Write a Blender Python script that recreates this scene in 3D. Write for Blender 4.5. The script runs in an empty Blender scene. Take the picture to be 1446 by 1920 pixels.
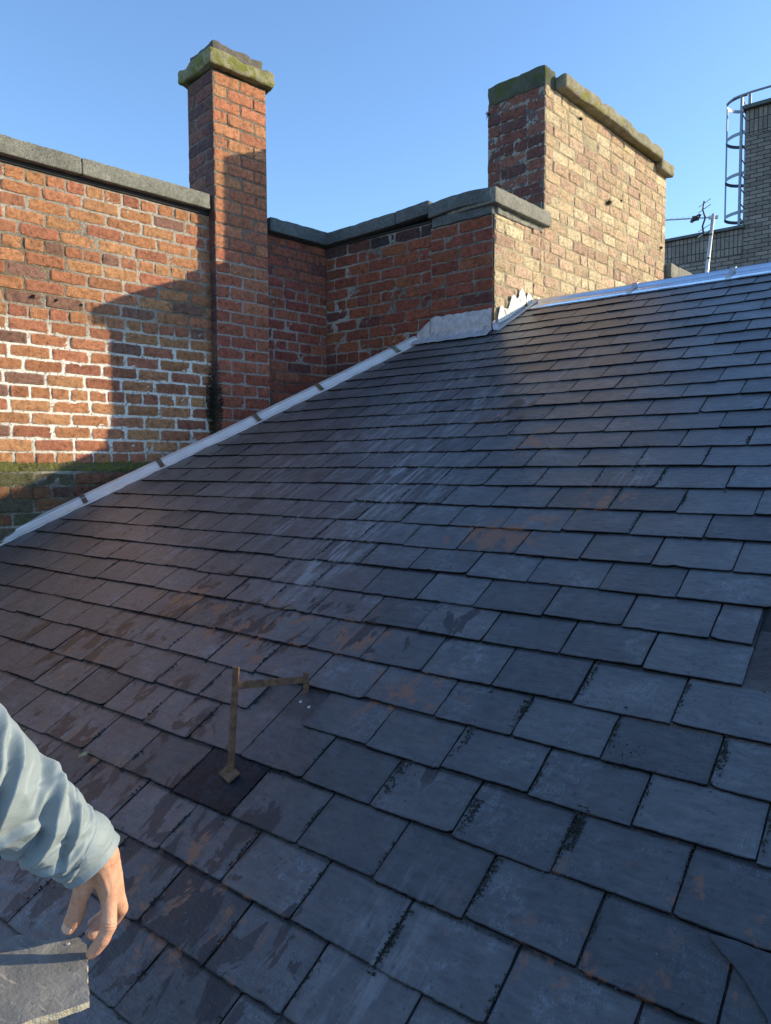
import bpy, bmesh, math, random
import numpy as np
from mathutils import Vector, Matrix, noise as mn

scene = bpy.context.scene
R = math.radians
rnd = random.Random(7)
npr = np.random.RandomState(11)

# ------------------------------------------------------------------ camera
cam_d = bpy.data.cameras.new('camera')
cam = bpy.data.objects.new('camera', cam_d)
scene.collection.objects.link(cam)
cam_d.sensor_fit = 'HORIZONTAL'; cam_d.sensor_width = 36.0; cam_d.lens = 34.01
cam_d.clip_start = 0.02; cam_d.clip_end = 2000
cam.matrix_world = Matrix(((0.78741, -0.03480, 0.61545, 0), (0.61641, 0.05260, -0.78567, 0), (-0.00514, 0.99801, 0.06284, 0), (0, 0, 0, 1)))
scene.camera = cam

# ------------------------------------------------------------------ world, sun, exposure
SUN_EL, SUN_AZ = 18.0, 44.5          # azimuth from +X towards +Y
w = bpy.data.worlds.new('World'); scene.world = w; w.use_nodes = True
wn = w.node_tree.nodes; wl = w.node_tree.links
bg = wn['Background']; sky = wn.new('ShaderNodeTexSky'); sky.sky_type = 'NISHITA'; sky.sun_disc = False
sky.sun_elevation = R(SUN_EL); sky.sun_rotation = R(90 - SUN_AZ); sky.air_density = 1.0; sky.dust_density = 0.25; sky.ozone_density = 4.0
wl.new(sky.outputs[0], bg.inputs[0]); bg.inputs[1].default_value = 0.15
sd = bpy.data.lights.new('sun', 'SUN'); sd.energy = 3.4; sd.angle = R(0.5); sd.color = (1.0, 0.84, 0.56)
so = bpy.data.objects.new('sun', sd); scene.collection.objects.link(so)
sv = Vector((math.cos(R(SUN_EL)) * math.cos(R(SUN_AZ)), math.cos(R(SUN_EL)) * math.sin(R(SUN_AZ)), math.sin(R(SUN_EL))))
so.rotation_euler = sv.to_track_quat('Z', 'Y').to_euler()
scene.view_settings.view_transform = 'Standard'; scene.view_settings.look = 'None'
scene.view_settings.exposure = 1.15; scene.view_settings.gamma = 1.0

# ------------------------------------------------------------------ frames
SL = math.atan2(0.48034, 0.87708)
Sv = Vector((0, math.cos(SL), math.sin(SL))); Nv = Vector((0, -math.sin(SL), math.cos(SL)))
FOOT = Nv * -1.3409
ROOFM = Matrix.Translation(FOOT) @ Matrix(((1, 0, 0, 0), (0, Sv.y, Nv.y, 0), (0, Sv.z, Nv.z, 0), (0, 0, 0, 1)))
def RP(x, s, h=0.0): return FOOT + Vector((x, 0, 0)) + Sv * s + Nv * h
I_ = Vector((-4.086, 4.452, 0)); O_ = Vector((-2.532, 4.452, 0))
nA = Vector((0.99, -0.141, 0)).normalized(); uA = Vector((-nA.y, nA.x, 0))       # uA points away (+Y)
nC = Vector((0.9963, -0.0859, 0)).normalized(); uC = Vector((-nC.y, nC.x, 0))

# ------------------------------------------------------------------ helpers
def link(o, parent=None):
    scene.collection.objects.link(o)
    if parent is not None: o.parent = parent
    return o
def mesh_obj(name, V, F, mats, parent=None, smooth=False, cols=None, midx=None, vec=None):
    me = bpy.data.meshes.new(name)
    V = np.asarray(V, dtype=np.float64).reshape(-1, 3)
    me.from_pydata(V.tolist(), [], [list(map(int, f)) for f in F])
    if not isinstance(mats, (list, tuple)): mats = [mats]
    for m in mats: me.materials.append(m)
    if midx is not None: me.polygons.foreach_set('material_index', np.asarray(midx, dtype=np.int32))
    if cols is not None:
        for nm, c in cols.items():
            c = np.asarray(c, dtype=np.float32).reshape(len(V), -1)
            if c.shape[1] == 3: c = np.hstack([c, np.ones((len(V), 1), np.float32)])
            a = me.color_attributes.new(nm, 'FLOAT_COLOR', 'POINT'); a.data.foreach_set('color', c.ravel())
    if smooth: me.polygons.foreach_set('use_smooth', [True] * len(me.polygons))
    me.update()
    return link(bpy.data.objects.new(name, me), parent)
def thing(name, label, cat, loc=(0, 0, 0), group=None, mat=None):
    o = bpy.data.objects.new(name, None); scene.collection.objects.link(o)
    o.empty_display_size = 0.1
    if mat is not None: o.matrix_world = mat
    else: o.location = loc
    return tag(o, label, cat, group)
def tag(o, label=None, cat=None, group=None, kind=None):
    if label: o['label'] = label
    if cat: o['category'] = cat
    if group: o['group'] = group
    if kind: o['kind'] = kind
    return o
def grid_faces(nu, nv, off=0, closed=False):
    F = []
    for j in range(nv - 1):
        for i in range(nu - (0 if closed else 1)):
            a = off + j * nu + i; b = off + j * nu + (i + 1) % nu
            F.append((a, b, b + nu, a + nu))
    return F
class MB:
    def __init__(s): s.V = []; s.F = []
    def add(s, V, F):
        o = len(s.V); s.V += [tuple(v) for v in V]; s.F += [tuple(i + o for i in f) for f in F]
    def box(s, c, h, ax=None):
        ax = ax or (Vector((1, 0, 0)), Vector((0, 1, 0)), Vector((0, 0, 1))); c = Vector(c)
        V = [c + ax[0] * h[0] * x + ax[1] * h[1] * y + ax[2] * h[2] * z for z in (-1, 1) for y in (-1, 1) for x in (-1, 1)]
        s.add(V, [(0, 2, 3, 1), (4, 5, 7, 6), (0, 1, 5, 4), (2, 6, 7, 3), (0, 4, 6, 2), (1, 3, 7, 5)])
    def tube(s, pts, r, n=10, cap=True):
        pts = [Vector(p) for p in pts]; rr = r if isinstance(r, (list, tuple)) else [r] * len(pts)
        V = []; up = None
        for i, p in enumerate(pts):
            d = (pts[min(i + 1, len(pts) - 1)] - pts[max(i - 1, 0)]).normalized()
            if up is None: up = d.orthogonal().normalized()
            up = (up - d * up.dot(d)).normalized(); sd_ = d.cross(up)
            V += [p + (up * math.cos(2 * math.pi * k / n) + sd_ * math.sin(2 * math.pi * k / n)) * rr[i] for k in range(n)]
        F = [(j * n + k, j * n + (k + 1) % n, (j + 1) * n + (k + 1) % n, (j + 1) * n + k) for j in range(len(pts) - 1) for k in range(n)]
        if cap: F += [tuple(range(n))[::-1], tuple(range((len(pts) - 1) * n, len(pts) * n))]
        s.add(V, F)
    def prism(s, poly, c, ax, hz):
        c = Vector(c); n = len(poly)
        V = [c + ax[0] * p[0] + ax[1] * p[1] + ax[2] * z for z in (0, hz) for p in poly]
        s.add(V, [tuple(range(n))[::-1], tuple(range(n, 2 * n))] + [(i, (i + 1) % n, n + (i + 1) % n, n + i) for i in range(n)])
    def build(s, name, mat, parent=None, smooth=False, fix=True):
        o = mesh_obj(name, s.V, s.F, mat, parent, smooth)
        if fix:
            bm = bmesh.new(); bm.from_mesh(o.data); bmesh.ops.recalc_face_normals(bm, faces=bm.faces); bm.to_mesh(o.data); bm.free()
        return o
def bevel(o, wd=0.002, seg=2):
    m = o.modifiers.new('bevel', 'BEVEL'); m.width = wd; m.segments = seg; m.limit_method = 'ANGLE'; m.angle_limit = R(40); return o
def vnoise(p, sc, seed=0.0): return mn.noise(Vector((p[0] * sc + seed, p[1] * sc + seed * 1.7, p[2] * sc - seed)))
def rough_block(name, c, half, ax, mat, parent=None, step=0.03, r=0.01, amp=0.003, nsc=14, chips=0.0, warp=None, seed=0.0):
    """rounded, weathered stone block: a welded cube grid with noise"""
    c = Vector(c); V = []; F = []
    n = [max(3, int(2 * h / step)) for h in half]
    for a in range(3):
        b, d = (a + 1) % 3, (a + 2) % 3
        for sgn in (-1, 1):
            o = len(V)
            def samp(m, h):
                t = np.linspace(-1, 1, m); e = r / h
                t = np.where(np.abs(t) > .999, t, t * (1 - e * .6)); return t
            tb = np.concatenate([[-1, -1 + .45 * r / half[b]], np.linspace(-1 + 1.2 * r / half[b], 1 - 1.2 * r / half[b], n[b]), [1 - .45 * r / half[b], 1]])
            td = np.concatenate([[-1, -1 + .45 * r / half[d]], np.linspace(-1 + 1.2 * r / half[d], 1 - 1.2 * r / half[d], n[d]), [1 - .45 * r / half[d], 1]])
            for y in td:
                for x in tb:
                    p = [0, 0, 0]; p[a] = sgn * half[a]; p[b] = x * half[b]; p[d] = y * half[d]; V.append(p)
            f = grid_faces(len(tb), len(td), o)
            if sgn < 0: f = [q[::-1] for q in f]
            F += f
    out = []
    for p in V:
        q = [max(-(half[k] - r), min(half[k] - r, p[k])) for k in range(3)]
        d = Vector([p[k] - q[k] for k in range(3)]); d = d.normalized() if d.length > 1e-9 else d
        P = Vector(q) + d * r
        nn = vnoise(P, nsc, seed) * .6 + vnoise(P, nsc * 2.7, seed + 5) * .3 + vnoise(P, nsc * 7, seed + 9) * .15
        P = P + d * nn * amp * 2
        if chips:
            e = sum(1 for k in range(3) if abs(p[k]) > half[k] - r * 1.3)
            if e >= 2: P = P - d * max(0, vnoise(P, nsc * .8, seed + 30) * 1.4 - .1) * chips
        if warp: P = warp(P)
        out.append(c + ax[0] * P.x + ax[1] * P.y + ax[2] * P.z)
    o = mesh_obj(name, [tuple(v) for v in out], F, mat, parent, True)
    bm = bmesh.new(); bm.from_mesh(o.data); bmesh.ops.remove_doubles(bm, verts=bm.verts, dist=0.0004); bmesh.ops.recalc_face_normals(bm, faces=bm.faces); bm.to_mesh(o.data); bm.free()
    return o

# ------------------------------------------------------------------ materials
def new_mat(name):
    m = bpy.data.materials.new(name); m.use_nodes = True; nt = m.node_tree
    b = nt.nodes['Principled BSDF']
    return m, nt, b
def N(nt, t, **k):
    n = nt.nodes.new(t)
    for a, v in k.items():
        if a.startswith('i_'): n.inputs[a[2:].replace('_', ' ')].default_value = v
        else: setattr(n, a, v)
    return n
def L(nt, a, b): nt.links.new(a, b)
def tex_noise(nt, co, scale, detail=4, rough=.55, dist=0.0):
    n = N(nt, 'ShaderNodeTexNoise'); n.inputs['Scale'].default_value = scale; n.inputs['Detail'].default_value = detail
    n.inputs['Roughness'].default_value = rough; n.inputs['Distortion'].default_value = dist; L(nt, co, n.inputs['Vector']); return n.outputs['Fac']
def ramp(nt, fac, stops):
    r = N(nt, 'ShaderNodeValToRGB'); e = r.color_ramp.elements
    while len(e) < len(stops): e.new(0.5)
    for i, (p, c) in enumerate(stops):
        e[i].position = p; e[i].color = (c[0], c[1], c[2], 1) if isinstance(c, (tuple, list)) else (c, c, c, 1)
    L(nt, fac, r.inputs[0]); return r.outputs[0]
def mix(nt, fac, a, b, mode='MIX'):
    m = N(nt, 'ShaderNodeMix', data_type='RGBA', blend_type=mode)
    if isinstance(fac, (int, float)): m.inputs[0].default_value = fac
    else: L(nt, fac, m.inputs[0])
    for i, v in ((6, a), (7, b)):
        if isinstance(v, (tuple, list)): m.inputs[i].default_value = (v[0], v[1], v[2], 1)
        else: L(nt, v, m.inputs[i])
    return m.outputs[2]
def math_(nt, op, a, b=None):
    m = N(nt, 'ShaderNodeMath', operation=op, use_clamp=False)
    for i, v in ((0, a), (1, b)):
        if v is None: continue
        if isinstance(v, (int, float)): m.inputs[i].default_value = v
        else: L(nt, v, m.inputs[i])
    return m.outputs[0]
def bump(nt, b, h, strength=.5, dist=.01):
    n = N(nt, 'ShaderNodeBump'); n.inputs['Strength'].default_value = strength; n.inputs['Distance'].default_value = dist
    L(nt, h, n.inputs['Height']); L(nt, n.outputs[0], b.inputs['Normal'])
def coords(nt, scale=(1, 1, 1)):
    t = N(nt, 'ShaderNodeTexCoord'); m = N(nt, 'ShaderNodeMapping'); m.inputs['Scale'].default_value = scale
    L(nt, t.outputs['Object'], m.inputs[0]); return m.outputs[0]
def attr(nt, name):
    a = N(nt, 'ShaderNodeVertexColor'); a.layer_name = name; return a.outputs[0]

def mat_brick():
    m, nt, b = new_mat('brick'); co = coords(nt); col = attr(nt, 'tone')
    n1 = tex_noise(nt, co, 32, 6, .7); n2 = tex_noise(nt, coords(nt, (1, 1, 1.9)), 58, 6, .78, 1.2); n3 = tex_noise(nt, co, 300, 2, .6)
    c = mix(nt, 1.0, col, ramp(nt, n1, [(.30, (.38, .36, .36)), (.47, (.92, .92, .92)), (.70, (1.32, 1.34, 1.34))]), 'MULTIPLY')
    c = mix(nt, ramp(nt, n2, [(.36, 1), (.47, 0)]), c, mix(nt, 1.0, c, (.22, .2, .2), 'MULTIPLY'))
    c = mix(nt, ramp(nt, n3, [(.62, 0), (.75, .55)]), c, mix(nt, 1.0, col, (1.5, 1.5, 1.5), 'MULTIPLY'))
    L(nt, c, b.inputs['Base Color']); b.inputs['Roughness'].default_value = .92
    mx = mix(nt, .6, n1, n2); bump(nt, b, mx, 1.0, .022); return m
def mat_mortar(name='mortar'):
    m, nt, b = new_mat(name); co = coords(nt); col = attr(nt, 'tone')
    n1 = tex_noise(nt, co, 18, 5, .6); n2 = tex_noise(nt, co, 150, 3, .7); n3 = tex_noise(nt, co, 60, 4, .7)
    c = mix(nt, 1.0, col, ramp(nt, n1, [(.3, (.7, .68, .64)), (.7, (1.2, 1.2, 1.2))]), 'MULTIPLY')
    sep = N(nt, 'ShaderNodeSeparateColor'); L(nt, attr(nt, 'white'), sep.inputs[0])
    wf = math_(nt, 'MULTIPLY', sep.outputs[0], ramp(nt, n3, [(.36, 0), (.46, 1)]))
    c = mix(nt, wf, c, (.80, .77, .70))
    spk = math_(nt, 'MULTIPLY', sep.outputs[1], ramp(nt, n2, [(.56, 0), (.64, 1)]))
    c = mix(nt, spk, c, (.72, .68, .6))
    c = mix(nt, ramp(nt, n2, [(.3, .7), (.42, 0)]), c, (.05, .04, .035))
    L(nt, c, b.inputs['Base Color']); b.inputs['Roughness'].default_value = .95
    bump(nt, b, mix(nt, .5, n1, n2), 1.0, .015); return m
def mat_stone(name, base, dark, moss=None, mossamt=.5, scale=1.0, speck=.4):
    m, nt, b = new_mat(name); co = coords(nt)
    n1 = tex_noise(nt, co, 5 * scale, 6, .65); n2 = tex_noise(nt, co, 45 * scale, 5, .7); n3 = tex_noise(nt, co, 220 * scale, 3, .6)
    c = mix(nt, ramp(nt, n1, [(.35, 0), (.68, 1)]), base, dark)
    c = mix(nt, 1.0, c, ramp(nt, n2, [(.3, (.6, .6, .6)), (.7, (1.35, 1.35, 1.35))]), 'MULTIPLY')
    c = mix(nt, ramp(nt, n3, [(.56, 0), (.68, speck)]), c, (.62, .6, .52))
    c = mix(nt, ramp(nt, n3, [(.3, speck), (.42, 0)]), c, (.04, .04, .035))
    if moss:
        n4 = tex_noise(nt, co, 7 * scale, 6, .7, .5)
        c = mix(nt, ramp(nt, n4, [(.62 - mossamt * .3, 0), (.70 - mossamt * .3, 1)]), c, mix(nt, n2, moss, (moss[0] * .45, moss[1] * .5, moss[2] * .5)))
    L(nt, c, b.inputs['Base Color']); b.inputs['Roughness'].default_value = .9
    bump(nt, b, mix(nt, .4, n2, n3), .8, .01); return m
def mat_plain(name, col, rough=.6, metal=0.0, var=.15, scale=20, bmp=.2, dirt=None):
    m, nt, b = new_mat(name); co = coords(nt)
    n1 = tex_noise(nt, co, scale, 5, .6); n2 = tex_noise(nt, co, scale * 6, 3, .6)
    lo = tuple(c * (1 - var) for c in col); hi = tuple(min(1, c * (1 + var)) for c in col)
    c = mix(nt, ramp(nt, n1, [(.3, 0), (.7, 1)]), lo, hi)
    if dirt: c = mix(nt, ramp(nt, n2, [(.52, 0), (.66, .8)]), c, dirt)
    L(nt, c, b.inputs['Base Color']); b.inputs['Roughness'].default_value = rough; b.inputs['Metallic'].default_value = metal
    bump(nt, b, mix(nt, .5, n1, n2), bmp, .005); return m
def mat_slate():
    m, nt, b = new_mat('slate'); co = coords(nt)
    tone = attr(nt, 'tone'); ms = N(nt, 'ShaderNodeSeparateColor'); L(nt, attr(nt, 'stain'), ms.inputs[0])
    cov = N(nt, 'ShaderNodeVectorMath', operation='ADD'); L(nt, co, cov.inputs[0]); L(nt, attr(nt, 'shift'), cov.inputs[1]); cs = cov.outputs[0]
    def stretched(sx, sy, sc, det=5, ro=.65, dist=0):
        mp = N(nt, 'ShaderNodeMapping'); mp.inputs['Scale'].default_value = (sx, sy, 1); L(nt, cs, mp.inputs[0]); return tex_noise(nt, mp.outputs[0], sc, det, ro, dist)
    nb = stretched(1, 1, 9, 5, .6); nf = stretched(1, 1, 70, 5, .7); nx = stretched(.35, 1, 60, 5, .7, .4); nfine = stretched(1, 1, 260, 3, .65)
    c = mix(nt, 1.0, tone, ramp(nt, nb, [(.28, (.80, .81, .83)), (.72, (1.18, 1.17, 1.16))]), 'MULTIPLY')
    c = mix(nt, 1.0, c, ramp(nt, nx, [(.3, (.66, .66, .67)), (.7, (1.38, 1.38, 1.38))]), 'MULTIPLY')
    # pale scratches and lichen specks
    sc1 = stretched(5, 1, 22, 4, .6, 1.4); l1 = math_(nt, 'ABSOLUTE', math_(nt, 'SUBTRACT', sc1, .5))
    scr = math_(nt, 'MULTIPLY', ramp(nt, l1, [(.0, 1), (.014, 0)]), ramp(nt, stretched(1, 1, 7, 3, .6), [(.52, 0), (.64, .6)]))
    c = mix(nt, scr, c, mix(nt, 1.0, tone, (4.0, 4.4, 4.9), 'MULTIPLY'))
    c = mix(nt, ramp(nt, nfine, [(.66, 0), (.74, .45)]), c, (.22, .25, .29))
    c = mix(nt, ramp(nt, nf, [(.32, .9), (.40, 0)]), c, (.012, .013, .016))
    # white wash streaks running down the slope
    st = stretched(1.0, .10, 42, 5, .7); st2 = stretched(1, .25, 14, 4, .6)
    wf = math_(nt, 'MULTIPLY', ms.outputs[0], math_(nt, 'MULTIPLY', ramp(nt, st, [(.47, 0), (.57, .52)]), ramp(nt, st2, [(.37, 0), (.50, 1)])))
    c = mix(nt, wf, c, (.36, .37, .39))
    ck = stretched(2.2, 1, 26, 6, .75, 2.2); ck2 = math_(nt, 'ABSOLUTE', math_(nt, 'SUBTRACT', ck, .5))
    ckf = math_(nt, 'MULTIPLY', ramp(nt, ck2, [(.0, 1), (.018, .9), (.03, 0)]), math_(nt, 'MULTIPLY', ramp(nt, stretched(1, 1, 4.5, 3, .6), [(.55, 0), (.62, 1)]), ramp(nt, stretched(1, 1, 45, 2, .6), [(.45, 0), (.58, .42)])))
    c = mix(nt, ckf, c, mix(nt, 1.0, tone, (4.4, 4.9, 5.5), 'MULTIPLY'))
    # rust
    rn = stretched(1, .6, 17, 6, .72, .3)
    rf = math_(nt, 'MULTIPLY', math_(nt, 'MINIMUM', math_(nt, 'MULTIPLY', ms.outputs[1], 3.0), 1.0), ramp(nt, math_(nt, 'ADD', rn, math_(nt, 'MULTIPLY', ms.outputs[1], .16)), [(.60, 0), (.67, .9)]))
    c = mix(nt, rf, c, (.19, .082, .042))
    # wet / dark drips
    dn = stretched(1, .45, 15, 5, .6, .5)
    df = math_(nt, 'MULTIPLY', math_(nt, 'MINIMUM', math_(nt, 'MULTIPLY', ms.outputs[2], 4.0), 1.0), ramp(nt, math_(nt, 'ADD', dn, math_(nt, 'MULTIPLY', ms.outputs[2], .13)), [(.615, 0), (.63, .95)]))
    c = mix(nt, df, c, mix(nt, .5, (.009, .010, .013), (.020, .013, .012)))
    L(nt, c, b.inputs['Base Color'])
    ro = math_(nt, 'ADD', math_(nt, 'MULTIPLY', nf, .30), .19)
    L(nt, math_(nt, 'SUBTRACT', ro, math_(nt, 'MULTIPLY', df, -.06)), b.inputs['Roughness'])
    tsp = N(nt, 'ShaderNodeSeparateColor'); L(nt, tone, tsp.inputs[0]); L(nt, math_(nt, 'MINIMUM', math_(nt, 'MULTIPLY', tsp.outputs[0], 13.0), .85), b.inputs['Specular IOR Level'])
    h = math_(nt, 'ADD', math_(nt, 'MULTIPLY', nx, .5), math_(nt, 'MULTIPLY', nb, 1.2)); h = math_(nt, 'ADD', h, math_(nt, 'MULTIPLY', nf, .25))
    bump(nt, b, h, .7, .007); return m

M = {}
M['brick'] = mat_brick(); M['mortar'] = mat_mortar(); M['slate'] = mat_slate()
M['coping'] = mat_stone('coping_stone', (.22, .215, .18), (.11, .11, .095), None, 0, 1.0, .6)
M['cope_dark'] = mat_stone('coping_dark', (.115, .13, .13), (.06, .07, .072), None, 0, 1.0, .3)
M['cap_moss'] = mat_stone('cap_mossy', (.30, .27, .15), (.13, .13, .07), (.22, .22, .035), .46, 1.8, .35)
M['cap'] = mat_stone('cap_sandstone', (.31, .275, .18), (.13, .12, .08), (.27, .24, .015), .30, 1.5, .35)
M['cap_dark'] = mat_stone('cap_dark', (.09, .095, .065), (.045, .05, .038), (.10, .115, .02), .45, 1.8, .2)
M['flaunch'] = mat_stone('flaunching', (.13, .115, .095), (.07, .065, .055), None, 0, 1.0, .2)
M['dpc'] = mat_plain('damp_course', (.02, .018, .018), .8)
M['lead'] = mat_plain('lead', (.62, .58, .56), .42, .25, .12, 9, .3)
M['lead_dull'] = mat_plain('lead_dull', (.42, .42, .44), .55, .25, .25, 25, .6, (.2, .19, .18))
M['zinc'] = mat_plain('ridge_lead', (.62, .70, .80), .27, .85, .10, 8, .25)
M['rust_clip'] = mat_plain('clip_rust', (.13, .085, .06), .7, .3, .3, 60)
M['clip_green'] = mat_plain('clip_green', (.13, .15, .10), .7, .2, .3, 60)
M['rust'] = mat_plain('rusty_steel', (.165, .088, .05), .8, .25, .45, 45, .6, (.07, .045, .035))
M['grey_brick_core'] = mat_plain('core', (.10, .09, .085), .95)
M['deck'] = mat_plain('underlay', (.02, .02, .022), .9)
M['white_flake'] = mat_plain('white_flashing', (.72, .69, .62), .6, 0, .15, 40, .6, (.45, .42, .36))
M['grit'] = mat_plain('grit_moss', (.022, .024, .020), .95, 0, .5, 90, .8)
M['moss'] = mat_plain('moss_green', (.17, .18, .035), .95, 0, .5, 60, 1.0)
M['ivy'] = mat_plain('dark_fern', (.016, .020, .012), .8, 0, .5, 60, .5)
M['tuft'] = mat_plain('grass_tuft', (.10, .085, .045), .9, 0, .4, 60, .5)
M['galv'] = mat_plain('galvanised', (.42, .42, .42), .45, .7, .15, 30, .2)
M['cage'] = mat_plain('cage_steel', (.22, .25, .29), .5, .5, .15, 30, .2)
M['alu'] = mat_plain('aluminium', (.62, .60, .55), .4, .5, .1, 30, .1)
M['black'] = mat_plain('black_plastic', (.015, .015, .017), .5, 0, .2, 30, .1)
M['wood'] = mat_plain('timber', (.30, .21, .12), .8, 0, .3, 12, .5)
M['nail'] = mat_plain('nail_head', (.62, .62, .6), .35, .7)
M['ground'] = mat_plain('ground', (.07, .07, .068), .95, 0, .3, .4, .5)
M['leaf'] = mat_plain('dry_leaf', (.28, .24, .11), .8, 0, .3, 60)

# ------------------------------------------------------------------ brickwork
A_S = np.array([-1, -.965, -.88, -.6, -.2, .2, .6, .88, .965, 1]); B_S = np.array([-1, -.90, -.62, 0, .62, .90, 1])
GA, GB = np.meshgrid(A_S, B_S); GA = GA.ravel(); GB = GB.ravel(); BF = np.array(grid_faces(len(A_S), len(B_S)))
def brickwork(name, parent, org, u, n, rects, c, Lb, pal, mcol, white=None, header=(), bond='stretcher', top=None, seed=0, face=.0048, rough=1.0, topcol=None, holes=()):
    """bricks as real bodies in a rough mortar bed. rects: list of (u0,u1,z0,z1) in the wall's plane; top = z of the top bed"""
    rr = random.Random(seed); V = []; F = []; C = []; W = []; MI = []; off = 0
    u = Vector(u); n = Vector(n); org = Vector(org)
    U = np.array(u); Nn = np.array(n); Og = np.array(org)
    z1m = max(r[3] for r in rects); z0m = min(r[2] for r in rects); top = top or z1m
    nrow = int((top - z0m) / c) + 1
    for i in range(nrow):
        zt = top - i * c; zc = zt - c / 2
        bj = .0062 if white is None or white.__name__ != 'whiteA' else .0085
        for (u0, u1, z0, z1) in rects:
            if zc < z0 - c * .3 or zc > z1 + c * .1: continue
            hd = i in header
            if bond == 'mix': seq = None
            lb = Lb / 2 if hd else Lb
            x = u0 + (0 if hd else (-lb / 2 if i % 2 else 0)) - (rr.random() * .04 if (u1 - u0) > .8 else 0)
            if bond == 'quoin': x = u0 + (-lb / 2 if i % 2 else 0)
            while x < u1 - .02:
                l = lb
                if bond == 'mix' and rr.random() < .22: l = Lb / 2
                l2 = l * (1 + (rr.random() - .5) * .05)
                a0 = max(x, u0); a1 = min(x + l2, u1 + (0.0))
                if u1 - a1 < .045: a1 = u1
                x2 = a1 if a1 == u1 else x + l2
                wv = a1 - a0 - bj * (1 + (rr.random() - .5) * .5) * (1.0 if a1 < u1 - 1e-4 and a0 > u0 + 1e-4 else .5)
                shift = 0
                if a0 <= u0 + 1e-4: shift = -bj * .25
                if a1 >= u1 - 1e-4: shift = bj * .25
                x = x2
                if wv < .025: continue
                uc = (a0 + a1) / 2 + shift; h = c - bj * (1 + (rr.random() - .4) * .5)
                if any((uc - hx) ** 2 + (zc - hz) ** 2 < hr * hr for hx, hz, hr in holes): continue
                s = rr.random() * 60
                # outline and face
                rx = 1 - .025 * np.abs(GB) ** 4; rz = 1 - .07 * np.abs(GA) ** 14
                dep = (1 - np.abs(GA) ** 30) * (1 - np.abs(GB) ** 16)
                P = np.outer(GA * rx * wv / 2 + uc, U) + Og
                P[:, 2] += GB * rz * h / 2 + (zc + (rr.random() - .5) * .004)
                ff = face + (rr.random() - .5) * .005 * rough
                tilt = (rr.random() - .5) * .005 * rough
                dd = np.empty(len(P)); e1 = np.empty(len(P)); e2 = np.empty(len(P))
                for k, p in enumerate(P):
                    q = Vector((p[0] * 1 + s, p[1], p[2]))
                    v1 = mn.noise(q * 26); v2 = mn.noise(q * 75)
                    dd[k] = v1 * .0035 * rough + v2 * .003 * rough
                    e1[k] = v2; e2[k] = v1
                edge = np.maximum(np.abs(GA) ** 6, np.abs(GB) ** 4)
                P += np.outer(edge * e1 * .0055 * rough * np.sign(GA), U)
                P[:, 2] += edge * (e2 * .0055 + e1 * .003) * rough * np.sign(GB)
                P += np.outer(-.005 + dep * (ff + .005 + dd + GA * tilt), Nn)
                col = np.array(pal[rr.randrange(len(pal))]) if topcol is None or i > 0 else np.array(topcol[rr.randrange(len(topcol))])
                col = col * (1 + (rr.random() - .5) * .28)
                colv = np.tile(col, (len(P), 1))
                # edges pick up mortar smears
                colv = colv * (1 + .12 * e1[:, None])
                wh = white(uc, zc) if white else 0
                if wh > .25:
                    sm = np.clip(edge * 1.1 - .55, 0, 1)[:, None] * wh
                    colv = colv * (1 - sm * .75) + np.array((.66, .62, .54)) * sm * .75
                V.append(P); F.append(BF + off); C.append(colv); W.append(np.zeros((len(P), 3))); MI += [0] * len(BF); off += len(P)
    # mortar bed
    for (u0, u1, z0, z1) in rects:
        nu = max(4, int((u1 - u0) / .014)); nz = max(4, int((z1 - z0) / .014))
        us = np.linspace(u0, u1, nu); zs = np.linspace(z0, z1, nz)
        P = []; cc = []; ww = []
        for z in zs:
            for a in us:
                base = Og + U * a; p = Vector((base[0], base[1], z))
                edgev = min(a - u0, u1 - a) < 1e-6
                d = 0 if edgev else mn.noise(p * 60) * .0035 + mn.noise(p * 16) * .002
                P.append((p.x + n.x * d, p.y + n.y * d, z))
                cc.append(np.array(mcol) * (1 + mn.noise(p * 3) * .25))
                wv = white(a, z) if white else 0
                ww.append((max(0, wv), .25 + .5 * max(0, mn.noise(p * 2.2 + Vector((7, 0, 0))) + .3), 0))
        f = np.array(grid_faces(nu, nz)) + off
        V.append(np.array(P)); F.append(f); C.append(np.array(cc)); W.append(np.array(ww)); MI += [1] * len(f); off += len(P)
    V = np.vstack(V); F = np.vstack(F)
    fl = Vector((0, 0, 1)).cross(n).dot(u) < 0
    if fl: F = F[:, ::-1]
    return mesh_obj(name, V, F, [M['brick'], M['mortar']], parent, False, {'tone': np.vstack(C), 'white': np.vstack(W)}, MI)

ORANGE = [tuple(v * k_ for v, k_ in zip(c, (1.08, 1.11, 1.2))) for c in [(.43, .185, .08), (.45, .20, .085), (.41, .165, .075), (.47, .225, .095), (.39, .145, .075), (.42, .155, .085), (.44, .18, .09), (.38, .15, .07), (.48, .235, .105), (.34, .125, .07), (.45, .20, .09), (.40, .15, .08), (.42, .18, .08), (.43, .19, .085), (.40, .155, .08), (.46, .215, .095), (.41, .17, .085), (.44, .19, .08), (.24, .12, .08)]]
RED = [(.29, .085, .045), (.27, .075, .043), (.31, .098, .05), (.25, .07, .042), (.21, .062, .045), (.28, .08, .05), (.33, .11, .05), (.26, .08, .045), (.16, .055, .045)]
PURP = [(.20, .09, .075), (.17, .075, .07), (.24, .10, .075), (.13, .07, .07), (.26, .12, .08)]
BUFF = [tuple(v * k_ for v, k_ in zip(c, (1.04, 1.12, 1.14))) for c in [(.56, .38, .23), (.60, .42, .25), (.53, .34, .21), (.64, .47, .29), (.50, .31, .20), (.56, .36, .24), (.66, .49, .31), (.54, .36, .22), (.47, .28, .19)]]
TOPD = [(.07, .045, .045), (.10, .05, .045), (.06, .045, .05), (.14, .06, .045)]
CH = .0797
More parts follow.
